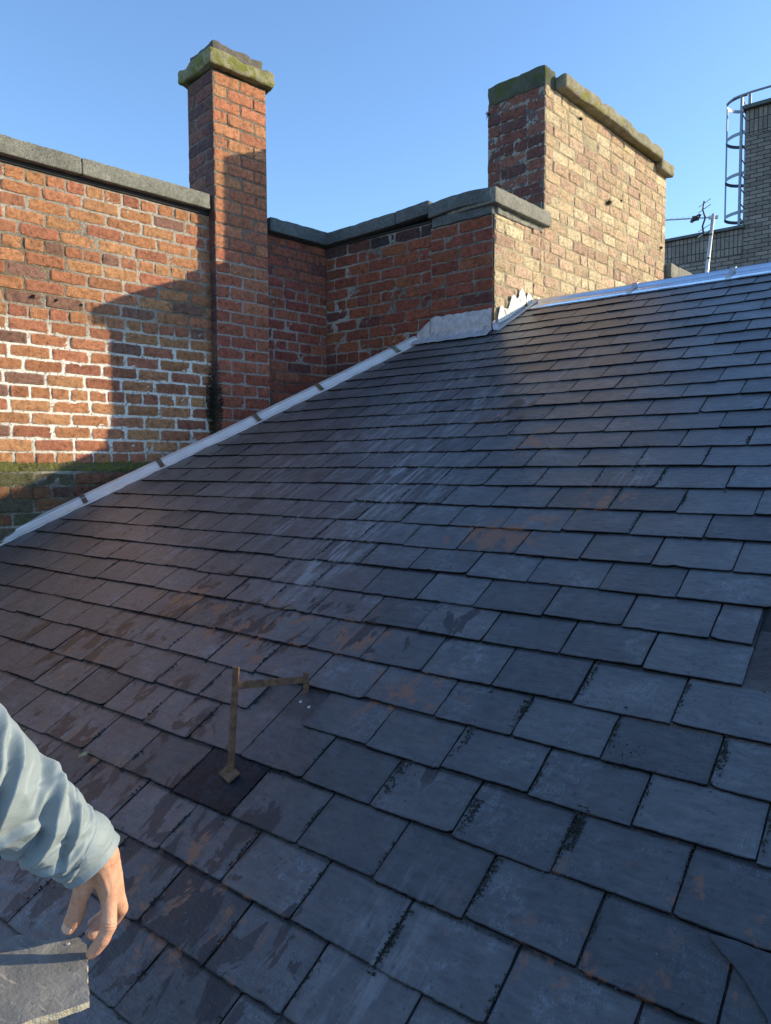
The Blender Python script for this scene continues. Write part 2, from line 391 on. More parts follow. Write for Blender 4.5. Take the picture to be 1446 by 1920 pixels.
A3 = Vector((0, 0, 1))

# ================================================================== long left parapet wall (A), coping, plinth
wallA = thing('parapet_wall', 'long orange brick parapet wall on the left with white mortar stains and a stone coping', 'brick wall', (I_.x, I_.y, 0))
def inA(o): o.parent = wallA; o.matrix_parent_inverse = wallA.matrix_basis.inverted(); return o
def whiteA(a, z):
    # a measured along uA from the inner corner, negative towards the camera
    y = -a
    v = 0
    v += 1.0 * max(0, 1 - ((z - .42) / .52) ** 2) * (1 if y > 1.0 else 0) * min(1, (y - .95) * 4 + .2)
    v += .22
    if y < 1.05: v = .22
    return max(0, min(1.2, v + mn.noise(Vector((a * 1.6, z * 2.2, 3))) * .75))
brickA = brickwork('brickwork', None, I_, uA, nA, [(-4.2, -.005, .035, 1.775)], CH, .238, ORANGE, (.16, .12, .08), whiteA, header=(0, 5, 10, 16, 21), top=1.772, seed=3)
# the nearer-to-corner stretch is recoloured redder and darker by place
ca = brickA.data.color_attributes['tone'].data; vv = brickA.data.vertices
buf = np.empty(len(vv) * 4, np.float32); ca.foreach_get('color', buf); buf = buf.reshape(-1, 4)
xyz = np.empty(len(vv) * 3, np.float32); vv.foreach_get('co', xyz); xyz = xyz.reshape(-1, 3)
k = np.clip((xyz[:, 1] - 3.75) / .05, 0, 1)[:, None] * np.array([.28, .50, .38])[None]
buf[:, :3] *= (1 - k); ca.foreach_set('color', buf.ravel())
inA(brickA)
def whiteP(a, z): return .15 + mn.noise(Vector((a * 3, z * 4, 9))) * .5
plinth_org = I_ + nA * .055
PL = [tuple(v * .45 for v in c) for c in ORANGE] + [(.09, .09, .04), (.12, .10, .06)] * 3
inA(brickwork('plinth', None, plinth_org, uA, nA, [(-4.2, -.005, -1.0, -.02)], CH, .238, PL, (.075, .07, .045), whiteP, header=(1,), top=-.028, seed=5, rough=1.8))
# mossy weathered ledge on the plinth
V = []; nu = 620
prof = [(0.0, .034), (.012, .028), (.028, .016), (.042, .004), (.052, -.006), (.056, -.016), (.050, -.026), (.040, -.034)]
for j, (d, z) in enumerate(prof):
    for i in range(nu):
        a = -4.2 + 4.195 * i / (nu - 1); p = I_ + uA * a
        q = Vector((a * 9, z * 9, 2)); e = mn.noise(q * 1.1) * .014 + mn.noise(q * 4) * .011
        e += mn.noise(q * 11) * .007; d2 = d + e * (1.1 if j else 0); V.append((p.x + nA.x * d2, p.y + nA.y * d2, z + e * .7 + mn.noise(Vector((a * 2.3, 1, 1))) * .008))
ml = mesh_obj('ledge', V, [f[::-1] for f in grid_faces(nu, len(prof))], mat_stone('ledge_moss', (.11, .09, .05), (.045, .04, .028), (.15, .155, .03), .62, 3.6, .2), None, True); inA(ml)
mb = MB(); rr = random.Random(9)
for _ in range(5200):
    a = rr.uniform(-3.9, -.9); d = mn.noise(Vector((a * 3.1, 2, 2))) + .25
    if rr.random() > d * 1.7: continue
    t = rr.random() ** .7; p = I_ + uA * a + nA * (.010 + .046 * t + rr.uniform(-.004, .008)) + A3 * (.036 - .050 * t ** 1.6 + rr.uniform(-.004, .008))
    for k in range(2):
        dv = Vector((rr.uniform(-1, 1), rr.uniform(-1, 1), rr.uniform(-.3, 1))).normalized(); sd2 = dv.orthogonal().normalized() * .0022; l = rr.uniform(.003, .009)
        mb.add([p, p + dv * l * .5 + sd2, p + dv * l, p + dv * l * .5 - sd2], [(0, 1, 2, 3)])
o = inA(mb.build('moss', M['moss'], None, False, False)); o['kind'] = 'stuff'
# solid core
mb = MB(); d_ = .36
def slab(mb, org, u, n, u0, u1, z0, z1, f0, f1):
    c = org + u * ((u0 + u1) / 2) + n * ((f0 + f1) / 2); mb.box((c.x, c.y, (z0 + z1) / 2), ((u1 - u0) / 2, abs(f1 - f0) / 2, (z1 - z0) / 2), (u, n, A3))
slab(mb, I_, uA, nA, -4.2, .34, -9, 1.775, -.36, -.008)
slab(mb, I_, uA, nA, -4.2, -.003, -9, -1.0, -.006, .05)
inA(mb.build('wall_core', M['grey_brick_core']))
mb = MB(); slab(mb, I_, uA, nA, -4.2, -1.08, 1.776, 1.800, -.36, .012); slab(mb, I_, uA, nA, -.58, .3, 1.752, 1.766, -.36, .018); inA(mb.build('damp_course', M['dpc']))
def cope(name, org, u, n, u0, u1, z0, z1, over, mat, seed, back=-.40, warp=None, gap=.0012):
    c = org + u * ((u0 + u1) / 2) + n * ((over + back) / 2)
    return rough_block(name, (c.x, c.y, (z0 + z1) / 2), ((u1 - u0) / 2 - gap, (over - back) / 2, (z1 - z0) / 2), (u, n, A3), mat, None, .045, .009, .0022, 20, .006, warp, seed)
for k, (a0, a1) in enumerate([(-4.2, -3.1), (-3.1, -1.98), (-1.98, -1.085)]):
    inA(cope('coping', I_, uA, nA, a0, a1, 1.803, 1.909, .062, M['coping'], k * 3.1))
inA(cope('coping', I_, uA, nA, -.585, .30, 1.766, 1.870, .062, M['cope_dark'], 12.2))

# ================================================================== slim chimney on wall A
ch1 = thing('chimney_stack', 'slim tall brick chimney on the left parapet with mossy green stone cap', 'chimney', (-4.2, 3.6, 1.8))
def inp(par):
    def f(o): o.parent = par; o.matrix_parent_inverse = par.matrix_basis.inverted(); return o
    return f
in1 = inp(ch1)
c1o = Vector((-4.157, 3.385, 0)); W1 = .44; D1 = .345        # near corner of the sunlit face
# face along uA
in1(brickwork('brickwork', None, c1o, uA, nA, [(0, W1, -.9, 2.755)], .0862, W1 / 2, [(.52, .215, .105), (.55, .24, .12), (.49, .185, .095), (.57, .27, .13), (.50, .195, .105)], (.13, .105, .07), lambda a, z: .05 + (.3 if z < 1.5 else 0), bond='quoin', top=2.752, seed=8))
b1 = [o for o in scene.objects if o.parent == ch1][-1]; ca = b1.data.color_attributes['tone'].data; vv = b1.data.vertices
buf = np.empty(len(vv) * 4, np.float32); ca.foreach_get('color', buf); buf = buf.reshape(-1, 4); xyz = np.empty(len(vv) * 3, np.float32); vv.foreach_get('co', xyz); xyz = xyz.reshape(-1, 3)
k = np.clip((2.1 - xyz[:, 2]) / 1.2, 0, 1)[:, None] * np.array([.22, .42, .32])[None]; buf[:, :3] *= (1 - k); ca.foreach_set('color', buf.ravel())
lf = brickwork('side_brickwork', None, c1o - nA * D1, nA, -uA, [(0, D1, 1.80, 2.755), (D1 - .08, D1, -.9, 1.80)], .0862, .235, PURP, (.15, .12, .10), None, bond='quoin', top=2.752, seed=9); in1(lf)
mb = MB(); slab(mb, c1o, uA, nA, .005, W1 - .005, -.9, 2.757, -D1, -.008); in1(mb.build('core', M['grey_brick_core']))
cc = c1o + uA * (W1 / 2) - nA * (D1 / 2)
def wob(P):
    P = P.copy(); P.z += mn.noise(Vector((P.x * 6, P.y * 6, 1))) * .010 * (1 if P.z > 0 else .8); return P
in1(rough_block('cap', (cc.x, cc.y, 2.818), (W1 / 2 + .052, D1 / 2 + .055, .054), (uA, nA, A3), M['cap_moss'], None, .02, .018, .006, 14, .02, wob, 3.0))
def wob2(P):
    P = P.copy(); P.z += mn.noise(Vector((P.x * 9 + 3, P.y * 9, 1))) * .022 if P.z > 0 else 0; return P
in1(rough_block('flaunching', (cc.x, cc.y, 2.912), (W1 / 2 - .01, D1 / 2 - .01, .042), (uA, nA, A3), M['flaunch'], None, .02, .014, .007, 16, .022, wob2, 8.0))

# ================================================================== middle wall (B)
wallB = thing('parapet_wall', 'shaded red brick parapet wall between the two chimneys, above the lead apron', 'brick wall', (-3.3, 4.45, 0))
inB = inp(wallB)
X3 = Vector((1, 0, 0)); Y3 = Vector((0, 1, 0))
def whiteB(a, z): return .12 + mn.noise(Vector((a * 3, z * 3, 4))) * .5
inB(brickwork('brickwork', None, I_, X3, -Y3, [(.0, 1.045, -.2, 1.765)], .0845, .236, RED, (.16, .135, .11), whiteB, top=1.752, seed=21, header=(5, 10), topcol=TOPD, rough=1.5))
inB(brickwork('brickwork', None, I_ - Y3 * .022, X3, -Y3, [(1.045, 1.554, .3, 1.70)], .0845, .24, RED + RED + PURP[:2], (.15, .13, .105), whiteB, top=1.70, seed=22, bond='mix'))
mb = MB(); slab(mb, I_, X3, -Y3, .0, 1.05, -9, 1.765, -.36, -.008); slab(mb, I_, X3, -Y3, 1.046, 1.545, -9, 1.765, -.36, .012); inB(mb.build('wall_core', M['grey_brick_core']))
mb = MB(); slab(mb, I_, X3, -Y3, .0, 1.04, 1.752, 1.767, -.36, .012); inB(mb.build('damp_course', M['dpc']))
inB(rough_block('bedding', (-2.775, 4.452 - .012, 1.733), (.243, .03, .034), (X3, Y3, A3), M['cope_dark'], None, .03, .01, .006, 14, .01, None, 5.0))
def slopeup(k0, k1, half):
    def f(P): P = P.copy(); P.z += k0 + (k1 - k0) * (P.x + half) / (2 * half); return P
    return f
inB(cope('coping', I_, X3, -Y3, .045, .74, 1.766, 1.862, .055, M['cope_dark'], 4, warp=slopeup(0, .020, .35)))
inB(cope('coping', I_, X3, -Y3, .742, 1.045, 1.766, 1.862, .055, M['cope_dark'], 6, warp=slopeup(.021, .038, .15)))
def arch(P): P = P.copy(); P.z += .018 * (1 - (P.x / .26) ** 2) - .002; return P
inB(cope('coping', I_, X3, -Y3, 1.05, 1.604, 1.765, 1.863, .074, M['cope_dark'], 9, warp=arch))

# ================================================================== large chimney and its return wall (C)
ch2 = thing('chimney_stack', 'broad buff brick chimney in full sun on the right with a long weathered cap', 'chimney', (O_.x, O_.y, .9))
in2 = inp(ch2)
def whiteC(a, z): return 0
Yc = .638; Ye = 2.855                                           # distances along uC: return end / far end
HOL = [(1.70, 2.19, .05), (1.31, 2.55, .05), (1.0, 2.45, .04), (2.74, 2.10, .05)]
in2(brickwork('brickwork', None, O_, uC, nC, [(0, Yc, .45, 1.725), (Yc, Ye, .45, 2.80)], .0862, .236, BUFF, (.36, .30, .19), whiteC, top=2.80, seed=31, bond='mix', rough=1.15, holes=HOL))
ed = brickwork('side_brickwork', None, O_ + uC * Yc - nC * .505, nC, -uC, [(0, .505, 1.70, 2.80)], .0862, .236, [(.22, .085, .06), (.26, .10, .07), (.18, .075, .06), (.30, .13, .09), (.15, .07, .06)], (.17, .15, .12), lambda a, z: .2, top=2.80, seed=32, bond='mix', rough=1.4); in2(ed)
mb = MB(); slab(mb, O_, uC, nC, .004, Yc, -9, 1.725, -.36, -.008); slab(mb, O_, uC, nC, Yc, Ye, -9, 2.80, -.505, -.008); slab(mb, O_, uC, nC, Ye, 6.5, -9, 1.74, -.36, -.008); in2(mb.build('core', M['grey_brick_core']))
in2(cope('coping', O_, uC, nC, -.074, Yc + .012, 1.757, 1.862, .055, M['coping'], 15, back=-.36))
in2(rough_block('bedding', tuple(O_ + uC * .31 + nC * -.010 + A3 * 1.737), (.30, .026, .028), (uC, nC, A3), M['coping'], None, .02, .010, .009, 14, .02, None, 7.0))
for k in range(4): in2(cope('coping', O_, uC, nC, Ye + .02 + k * .8, Ye + .82 + k * .8, 1.80, 1.935, .058, M['coping'], 40 + k))
mb = MB(); slab(mb, O_, nC, -uC, -.40, -.012, 1.862, 1.95, -Yc, -Yc + .018); in2(mb.build('lead_flashing', M['flaunch']))
def capw(P): P = P.copy(); P.z += mn.noise(Vector((P.x * 3.2, P.y * 5, 2))) * .016; P.y += mn.noise(Vector((P.x * 3, 5, P.z * 8))) * .010; return P
ce = O_ + uC * (Yc + .07) - nC * .2525
in2(rough_block('cap', (ce.x, ce.y, 2.862), (.080, .260, .078), (uC, nC, A3), M['cap_dark'], None, .02, .016, .006, 12, .012, None, 2.0))
ce = O_ + uC * ((Yc + .15 + 2.60) / 2) - nC * .195
in2(rough_block('cap', (ce.x, ce.y, 2.856), ((2.60 - Yc - .15) / 2, .285, .053), (uC, nC, A3), M['cap'], None, .025, .020, .006, 9, .022, capw, 6.0))
ce = O_ + uC * 2.745 - nC * .22
in2(rough_block('cap', (ce.x, ce.y, 2.785), (.15, .29, .055), (uC, nC, A3), M['cap'], None, .02, .022, .006, 9, .012, None, 16.0))

# ================================================================== slate roof
roof = thing('slate_roof', 'sloping roof of dark blue-grey slates filling the lower picture, with lead ridge and verge', 'roof', mat=ROOFM)
rows = [-1.20, -1.05, -.90, -.75, -.60, -.45, -.30, -.155, -.005, .145, .294, .446, .594, .751, .902, 1.047, 1.191, 1.349, 1.495, 1.648, 1.791, 1.945, 2.091, 2.251, 2.405, 2.560, 2.708, 2.858, 3.020, 3.170, 3.330, 3.485, 3.639, 3.786, 3.943, 4.092, 4.255, 4.408, 4.566, 4.70]
def vergeX(s):
    pts = [(-1.5, -5.6), (1.49, -4.39), (2.08, -4.10), (2.80, -3.74), (3.49, -3.455), (4.33, -3.125), (4.345, -3.10)]
    for (s0, x0), (s1, x1) in zip(pts, pts[1:]):
        if s <= s1: return x0 + (x1 - x0) * (s - s0) / (s1 - s0)
    return -2.52
blobs_w = [(-2.3, 3.4, .10, .25, .8), (-1.62, 3.45, .08, .3, .55), (-2.35, 1.9, .10, .25, .6), (-2.9, 1.7, .3, .3, .45), (-3.0, 2.6, .2, .4, .4), (-2.005, 3.1, .13, .5, .9), (-1.937, 1.68, .16, .35, .95), (-2.01, 2.31, .20, .55, 1.0), (-2.73, 2.3, .35, .4, .55), (-2.45, 2.9, .3, .6, .7), (-1.80, 3.0, .10, .5, .5), (-.96, 2.33, .10, .08, .8), (-2.4, 3.7, .25, .4, .6), (-.84, .42, .10, .2, .5), (-1.75, 2.2, .12, .3, .6)]
blobs_r = [(-1.30, 1.90, .20, .10, 1.1), (-1.00, 2.17, .10, .10, .9), (-1.46, 2.65, .10, .12, .9), (-2.42, 1.28, .20, .10, .8), (-1.95, 1.24, .30, .14, .9), (-1.49, 1.29, .14, .09, 1.1), (-1.38, .50, .14, .08, .7), (-1.33, .33, .22, .12, .75), (-1.85, 2.9, .1, .15, .6), (-1.15, 2.0, .1, .1, .8), (-.5, .6, .25, .2, .25), (-.3, .75, .25, .2, .3), (-1.2, 1.1, .2, .1, .6), (-2.1, .6, .25, .1, .4), (-2.6, .9, .3, .2, .3)]
blobs_d = [(-2.7, .95, .35, .16, .7), (-2.1, .85, .25, .10, .75), (-1.75, .78, .14, .06, .8), (-2.4, 1.45, .25, .07, .6), (-1.3, .5, .10, .10, .7), (-1.0, .9, .08, .05, .5), (-1.9, 1.35, .2, .06, .7), (-1.2, .2, .3, .12, .9), (-1.54, .40, .26, .22, 1.0), (-1.43, .55, .20, .18, .95), (-1.55, .62, .22, .10, .9), (-1.34, .32, .20, .14, 1.0), (-1.14, .33, .16, .14, .9), (-2.3, .61, .16, .10, 1.0), (-1.91, .52, .3, .12, .9), (-1.49, 1.29, .16, .08, .95), (-1.66, 1.39, .14, .08, 1.0), (-2.0, 1.24, .3, .12, .8), (-2.4, 1.2, .3, .15, .7), (-1.2, 1.42, .12, .08, .8), (-2.0, .25, .5, .2, .9), (-1.75, 3.05, .10, .18, .8), (-1.7, 2.75, .08, .16, .7)]
def field(bl, x, s):
    v = 0
    for (bx, bs, rx, rs, k) in bl: v = max(v, k * math.exp(-((x - bx) / rx) ** 2 - ((s - bs) / rs) ** 2))
    return v
V = []; F = []; T = []; ST = []; SH = []; off = 0
t0 = .0059
GAPX = -.379
rs_ = random.Random(5)
nu = 13
vs0 = [0, .0012, .004, .035, .07, .11]
slate_rows = {}
for ri, s0 in enumerate(rows):
    fam = (ri - 12) % 2
    base = -.488 if fam == 0 else -.372
    gauge = (rows[ri + 1] - s0) if ri + 1 < len(rows) else .14
    nu = 21 if s0 < 2.3 else 12
    vs = np.array(vs0 + [gauge - .010, gauge - .003, gauge + .03, .26, .37])
    drift = (s0 * .0 + rs_.uniform(-.006, .006))
    k0 = -26
    xj = [base + .2315 * k + drift + rs_.uniform(-.006, .006) for k in range(k0, 9)]
    if abs(s0 - 1.349) < .01 or abs(s0 - 1.648) < .01: pass
    for k in range(len(xj) - 1):
        x0, x1 = xj[k], xj[k + 1]
        if abs(s0 - 1.495) < .01 and abs(x0 + .488) < .05: x1 = GAPX - .002        # the half-width slate at the ragged end
        xl = vergeX(s0 + .08) + .02
        if s0 > 4.34: xl = -2.50 + .0
        if x1 < xl + .03: continue
        if s0 > 4.2 and s0 < 4.34 and x1 < -3.05: continue
        sunk = False
        if x0 > GAPX - .02 and x0 < .02 and s0 > 1.33 and s0 < 1.76: continue                   # missing slates at the right-hand edge
        if abs(s0 - .902) < .01 and -1.62 < (x0 + x1) / 2 < -1.40: sunk = 'none'   # slate missing behind the bracket
        if sunk == 'none': continue
        x0 = max(x0, xl)
        g = rs_.uniform(.002, .0052); x0 += g / 2; x1 -= g / 2
        th = t0 * rs_.uniform(.8, 1.25); tl = rs_.uniform(-.0016, .0022); tr = rs_.uniform(-.0016, .0022)
        ds0 = rs_.uniform(-.005, .005); ds1 = ds0 + rs_.uniform(-.003, .003)
        chp = [(rs_.uniform(.004, .012), rs_.uniform(.006, .020)) if rs_.random() < .09 else (0, 1) for _ in range(2)]; mid = (rs_.uniform(.003, .006), rs_.uniform(.2, .8), rs_.uniform(.03, .06)) if rs_.random() < .15 else None
        if rs_.random() < .06: tl += rs_.uniform(.001, .004)
        ps = rs_.random() * 50
        Lh = min(.37, 4.93 - s0)
        top = []
        for v in vs:
            vv_ = min(v, Lh)
            for i in range(nu):
                a = i / (nu - 1)
                x = x0 + (x1 - x0) * a
                q = Vector((x * 1.0 + ps, vv_, ps))
                s = s0 + (ds0 + (ds1 - ds0) * a) * (1 - vv_ / .37) + vv_
                fine = mn.noise(Vector((x * 40 + ps, 3, vv_ * 45))) * .0008 + mn.noise(Vector((x * 150 + ps, 8, vv_ * 140))) * .0021
                if v < .002: s += fine * 1.3
                if v < .005:
                    for (cs__, cw), dd_ in zip(chp, (x - x0, x1 - x)):
                        if cs__: s += cs__ * max(0, 1 - dd_ / cw) * 1.0
                    if mid: s += mid[0] * max(0, 1 - abs(a - mid[1]) / mid[2] / 2)
                if v < .002 and (i == 0 or i == nu - 1): s += abs(mn.noise(Vector((ps, 2 + i, 0)))) * .012
                if i == 0: x += abs(mn.noise(Vector((5, ps, vv_ * 60)))) * .0035 + fine * .4
                if i == nu - 1: x -= abs(mn.noise(Vector((9, ps, vv_ * 60)))) * .0035 + fine * .4
                h = 3.45 * t0 - 2.35 * t0 * vv_ / .37 + (tl + (tr - tl) * a) * (1 - vv_ / .37)
                h += mn.noise(Vector((x * 7 + ps, vv_ * 7, 1))) * .0012 + mn.noise(Vector((x * 28 + ps, vv_ * 28, 1))) * .0006
                if v < .0005: h -= .0009
                if i in (0, nu - 1): h -= .0003
                top.append((x, s, h))
        nt_ = len(top); nv = len(vs)
        bot = [(p[0], p[1] - (0.0), p[2] - th) for p in top]
        ff = grid_faces(nu, nv)
        f2 = [tuple(i + off for i in f) for f in ff]
        f3 = []
        for i in range(nu - 1): f3.append((i + 1, i, nt_ + i, nt_ + i + 1))
        for j in range(nv - 1):
            f3.append((j * nu, (j + 1) * nu, nt_ + (j + 1) * nu, nt_ + j * nu))
            a = j * nu + nu - 1; f3.append((a + nu, a, nt_ + a, nt_ + a + nu))
        f3 = [tuple(i + off for i in f) for f in f3]
        F += f2 + f3; V += top + bot; off += 2 * nt_
        r1 = rs_.random(); tone = np.array((.062, .062, .064)) * rs_.uniform(.8, 1.25)
        pz = .62 if x0 < -2.2 else (.35 if x0 < -1.6 else .05)
        if x0 < -1.2 and s0 > 3: pz = .4
        if r1 < pz: tone = np.array((.078, .071, .072)) * rs_.uniform(.85, 1.15)
        if abs(s0 - .594) < .01 and x0 < -1.42 and x1 > -1.55: tone = np.array((.014, .015, .019))
        if 1.05 < s0 < 1.7 and x0 > GAPX - .25 + .2: tone = np.array((.055, .048, .044))
        tl_ = []
        bare = (x0 > GAPX - .26 and 1.0 < s0 < 1.25) or (.55 < s0 < .8 and -1.70 < (x0 + x1) / 2 < -1.33)
        if bare and s0 > 1.0: tone_h = np.array((.050, .037, .030))
        else: tone_h = tone * (2.6 if bare else 1)
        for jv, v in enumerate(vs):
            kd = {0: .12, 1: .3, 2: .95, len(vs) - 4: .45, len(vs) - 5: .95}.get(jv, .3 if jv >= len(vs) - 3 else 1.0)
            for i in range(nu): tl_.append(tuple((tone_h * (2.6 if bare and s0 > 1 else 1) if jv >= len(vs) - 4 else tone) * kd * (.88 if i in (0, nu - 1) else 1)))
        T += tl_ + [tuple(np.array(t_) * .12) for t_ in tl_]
        sf = [(field(blobs_w, p[0], p[1]), field(blobs_r, p[0], p[1]), field(blobs_d, p[0], p[1])) for p in top]
        # tone holds joint dirt and painted shade on tails, edges and below overlaps
        ST += sf + sf
        SH += [(ps, ps * .37, 0)] * (2 * nt_)
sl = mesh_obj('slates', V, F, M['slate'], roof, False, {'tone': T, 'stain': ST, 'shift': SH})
for p in sl.data.polygons: pass
# roof body and far slope under the slates
mb = MB()
pts = [(-5.6, -1.5), (-4.40, 1.49), (-4.11, 2.08), (-3.75, 2.80), (-3.465, 3.49), (-3.13, 4.325), (-2.53, 4.33), (-2.50, 4.90), (1.8, 4.90), (1.8, -1.5)]
mb.prism(pts, (0, 0, -.30), (Vector((1, 0, 0)), Vector((0, 1, 0)), Vector((0, 0, 1))), .302)
mb.build('underlay', M['deck'], roof)
# grit and moss lodged in open joints
V = []; F = []
def clump(cx_, cs_, rx, rs2, n, ang=0, sz=.0035, hh=.022):
    for _ in range(n):
        dx = rx * max(-1.6, min(1.6, npr.normal(0, 1))) * (1 + .5 * mn.noise(Vector((cx_ * 9, cs_ * 30, 3)))); dy = rs2 * max(-1.5, min(1.5, npr.normal(0, 1)))
        x = cx_ + dx; s = cs_ + dy; r = sz * npr.uniform(.5, 1.5); o = len(V)
        h = hh + npr.uniform(-.004, .003)
        rot = npr.uniform(0, 6.28)
        for (a, b, c2) in ((1, 0, 0), (-.6, .8, 0), (-.5, -.9, 0), (.05, 0, .9), (0, 0, -.9)):
            V.append((x + r * (a * math.cos(rot) - b * math.sin(rot)), s + r * (a * math.sin(rot) + b * math.cos(rot)), h + r * c2))
        F.extend([(o, o + 1, o + 3), (o + 1, o + 2, o + 3), (o + 2, o, o + 3), (o + 1, o, o + 4), (o + 2, o + 1, o + 4), (o, o + 2, o + 4)])
for ri in range(5, 26):
    s0 = rows[ri]; fam = (ri - 12) % 2; base = -.488 if fam == 0 else -.372
    for k in range(-16, 3):
        x = base + .2315 * k
        if x < vergeX(s0) + .1: continue
        p_ = mn.noise(Vector((x * 1.3, s0 * 1.1, 6))) + (.25 if x > -1.4 and s0 < 1.3 else 0)
        if p_ > .08:
            n = int(16 + 130 * min(.5, p_)); L_ = .045
            clump(x + .0, s0 + rnd.uniform(.03, .10), .0022 + .003 * max(0, p_), L_ * rnd.uniform(.5, 1.0), n, sz=.0026, hh=.0175)
for (x, s, rx, r2, n) in [(-.594, .86, .009, .035, 420), (-.82, .80, .010, .035, 420), (-.84, 1.12, .007, .03, 220), (-.715, .67, .006, .045, 300), (-.835, .50, .008, .045, 260), (-.56, 1.07, .03, .022, 170), (-.37, 1.10, .010, .03, 120), (-1.46, .775, .05, .012, 160), (-1.40, .76, .04, .012, 120), (-.94, .99, .010, .05, 150), (-1.05, .83, .012, .05, 180)]:
    clump(x, s, rx * .8, r2, int(n * .9), sz=.0026, hh=.0165)
# thin dirt along the tails
for ri in range(6, 30):
    s0 = rows[ri]
    x = vergeX(s0) + .1
    while x < .2:
        x += rnd.uniform(.003, .05) if mn.noise(Vector((x * 2, s0 * 3, 1))) > -.05 else rnd.uniform(.05, .12)
        clump(x, s0 - .004, .006, .002, 3, sz=.0020, hh=.0125)
g = mesh_obj('joint_grit', V, F, M['grit'], roof); g['kind'] = 'stuff'
# small pale chips scattered over the slates
V = []; F = []
for _ in range(260):
    clump(npr.uniform(-3.3, 0), npr.uniform(0, 2.6), 0, 0, 1, sz=.0022, hh=.0185)
mesh_obj('slate_chips', V, F, mat_plain('chip', (.16, .17, .19), .8), roof)['kind'] = 'stuff'

# verge: lead dressed over a raised batten along the splayed left edge
def strip(name, path, prof, mat, parent, frame='roof', jit=0.0, sub=6, smooth=False):
    """sweep a profile [(lateral, height)] along a roof-plane path"""
    P = [];
    pts = []
    for (a, b) in zip(path, path[1:]):
        for i in range(sub): t = i / sub; pts.append((a[0] + (b[0] - a[0]) * t, a[1] + (b[1] - a[1]) * t))
    pts.append(path[-1]); V = []
    for i, p in enumerate(pts):
        q0 = pts[max(0, i - 1)]; q1 = pts[min(len(pts) - 1, i + 1)]
        d = Vector((q1[0] - q0[0], q1[1] - q0[1])).normalized(); nn = Vector((d.y, -d.x))
        for k, (l, h) in enumerate(prof):
            j = mn.noise(Vector((p[0] * 9, p[1] * 9, k * 1.3))) * jit
            V.append((p[0] + nn.x * (l + j), p[1] + nn.y * (l + j), h + j * .7))
    F = [f[::-1] for f in grid_faces(len(prof), len(pts))]
    return mesh_obj(name, V, F, mat, parent, smooth)
vpath = [(-5.6, -1.5), (-4.405, 1.49), (-4.13, 2.08), (-3.77, 2.80), (-3.475, 3.49), (-3.14, 4.33)]
prof = [(-.072, -.10), (-.071, .046), (-.066, .052), (-.028, .048), (-.023, .046), (-.018, .040), (.006, .0235), (.014, .020), (.034, .0185), (.037, .012)]
strip('verge_flashing', vpath, prof, M['lead'], roof, jit=.0022, sub=22, smooth=False)
for (x, s), mt in zip([(-4.19, 1.98), (-3.965, 2.43), (-3.66, 3.05), (-3.47, 3.51), (-3.22, 4.13)], ['rust_clip'] * 4 + ['clip_green']):
    d = Vector((.40, .90)).normalized()
    pr = [(-.069, .057), (-.026, .0535), (-.020, .051), (-.014, .046), (.010, .029), (.041, .023)]
    path = [(x - d.x * .015, s - d.y * .015), (x + d.x * .015, s + d.y * .015)]
    strip('clip', path, [(a, b + .003) for a, b in pr], M[mt], roof, jit=.001, sub=3)

# lead apron against the middle wall
V = []; nx = 60
pr = [(.150, .045, 1), (.10, .05, 1), (.04, .02, 1), (.012, .012, 1), (-.03, .014, 1), (-.062, .010, 1)]
W_ = [];
for i in range(nx):
    x = -3.16 + .635 * i / (nx - 1)
    up = .145 if x > -3.02 else .05 + .095 * max(0, (x + 3.16) / .14)
    up += mn.noise(Vector((x * 20, 1, 1))) * .010
    col = []
    for j in range(7):
        z = up * (1 - j / 6); e = mn.noise(Vector((x * 16, z * 12, 2))) * .004
        col.append(('w', x, z, .026 + e + .005 * (1 - abs(j - 3) / 3)))
    for j in range(1, 5):
        e = mn.noise(Vector((x * 16, j, 5))) * .004
        col.append(('r', x, -.02 * j - .004, .026 + e))
    W_.append(col)
for j in range(11):
    for i in range(nx):
        k_, x, a, d = W_[i][j]
        zb = (4.43 - FOOT.y) / Sv.y                      # slope distance of the wall foot
        if k_ == 'w': p = Vector((x, 4.452 - d - (.022 if x > -3.041 else .004), RP(0, zb).z + .025 + a))
        else: p = RP(x, zb + a - .01, d + .004 + .01 * max(0, 1 + a * 12))
        V.append(tuple(p))
ap = mesh_obj('apron_flashing', V, grid_faces(nx, 11), M['lead_dull'], None, True); ap.parent = roof; ap.matrix_parent_inverse = ROOFM.inverted()
def inR(o): o.parent = roof; o.matrix_parent_inverse = ROOFM.inverted(); return o
# folded seams of the apron
mb = MB()
for x in (-3.02, -2.965, -2.585):
    zb = (4.43 - FOOT.y) / Sv.y; z0 = RP(0, zb).z
    mb.tube([Vector((x + .02, 4.412, z0 + .15)), Vector((x + .015, 4.404, z0 + .07)), Vector((x - .005, 4.392, z0 + .028)), RP(x - .02, zb - .06, .036), RP(x - .03, zb - .10, .028)], [.0022, .003, .003, .003, .002], 6)
inR(mb.build('apron_seam', M['lead_dull'], None, True))
# soaker strip up the return wall
V = []
for i in range(14):
    t = i / 13; a = -.03 + t * .40; p = O_ + uC * a
    s = (p.y - FOOT.y) / Sv.y; zr = RP(0, s).z
    for k, (d, h) in enumerate([(.006, .085), (.009, .05), (.012, .030), (.045, .024), (.06, .022)]):
        e = mn.noise(Vector((a * 20, k, 3))) * .003
        V.append((p.x + nC.x * (d + e), p.y + nC.y * d, zr + h + e))
inR(mesh_obj('side_flashing', V, [f for f in grid_faces(5, 14)], M['lead_dull'], None, True))
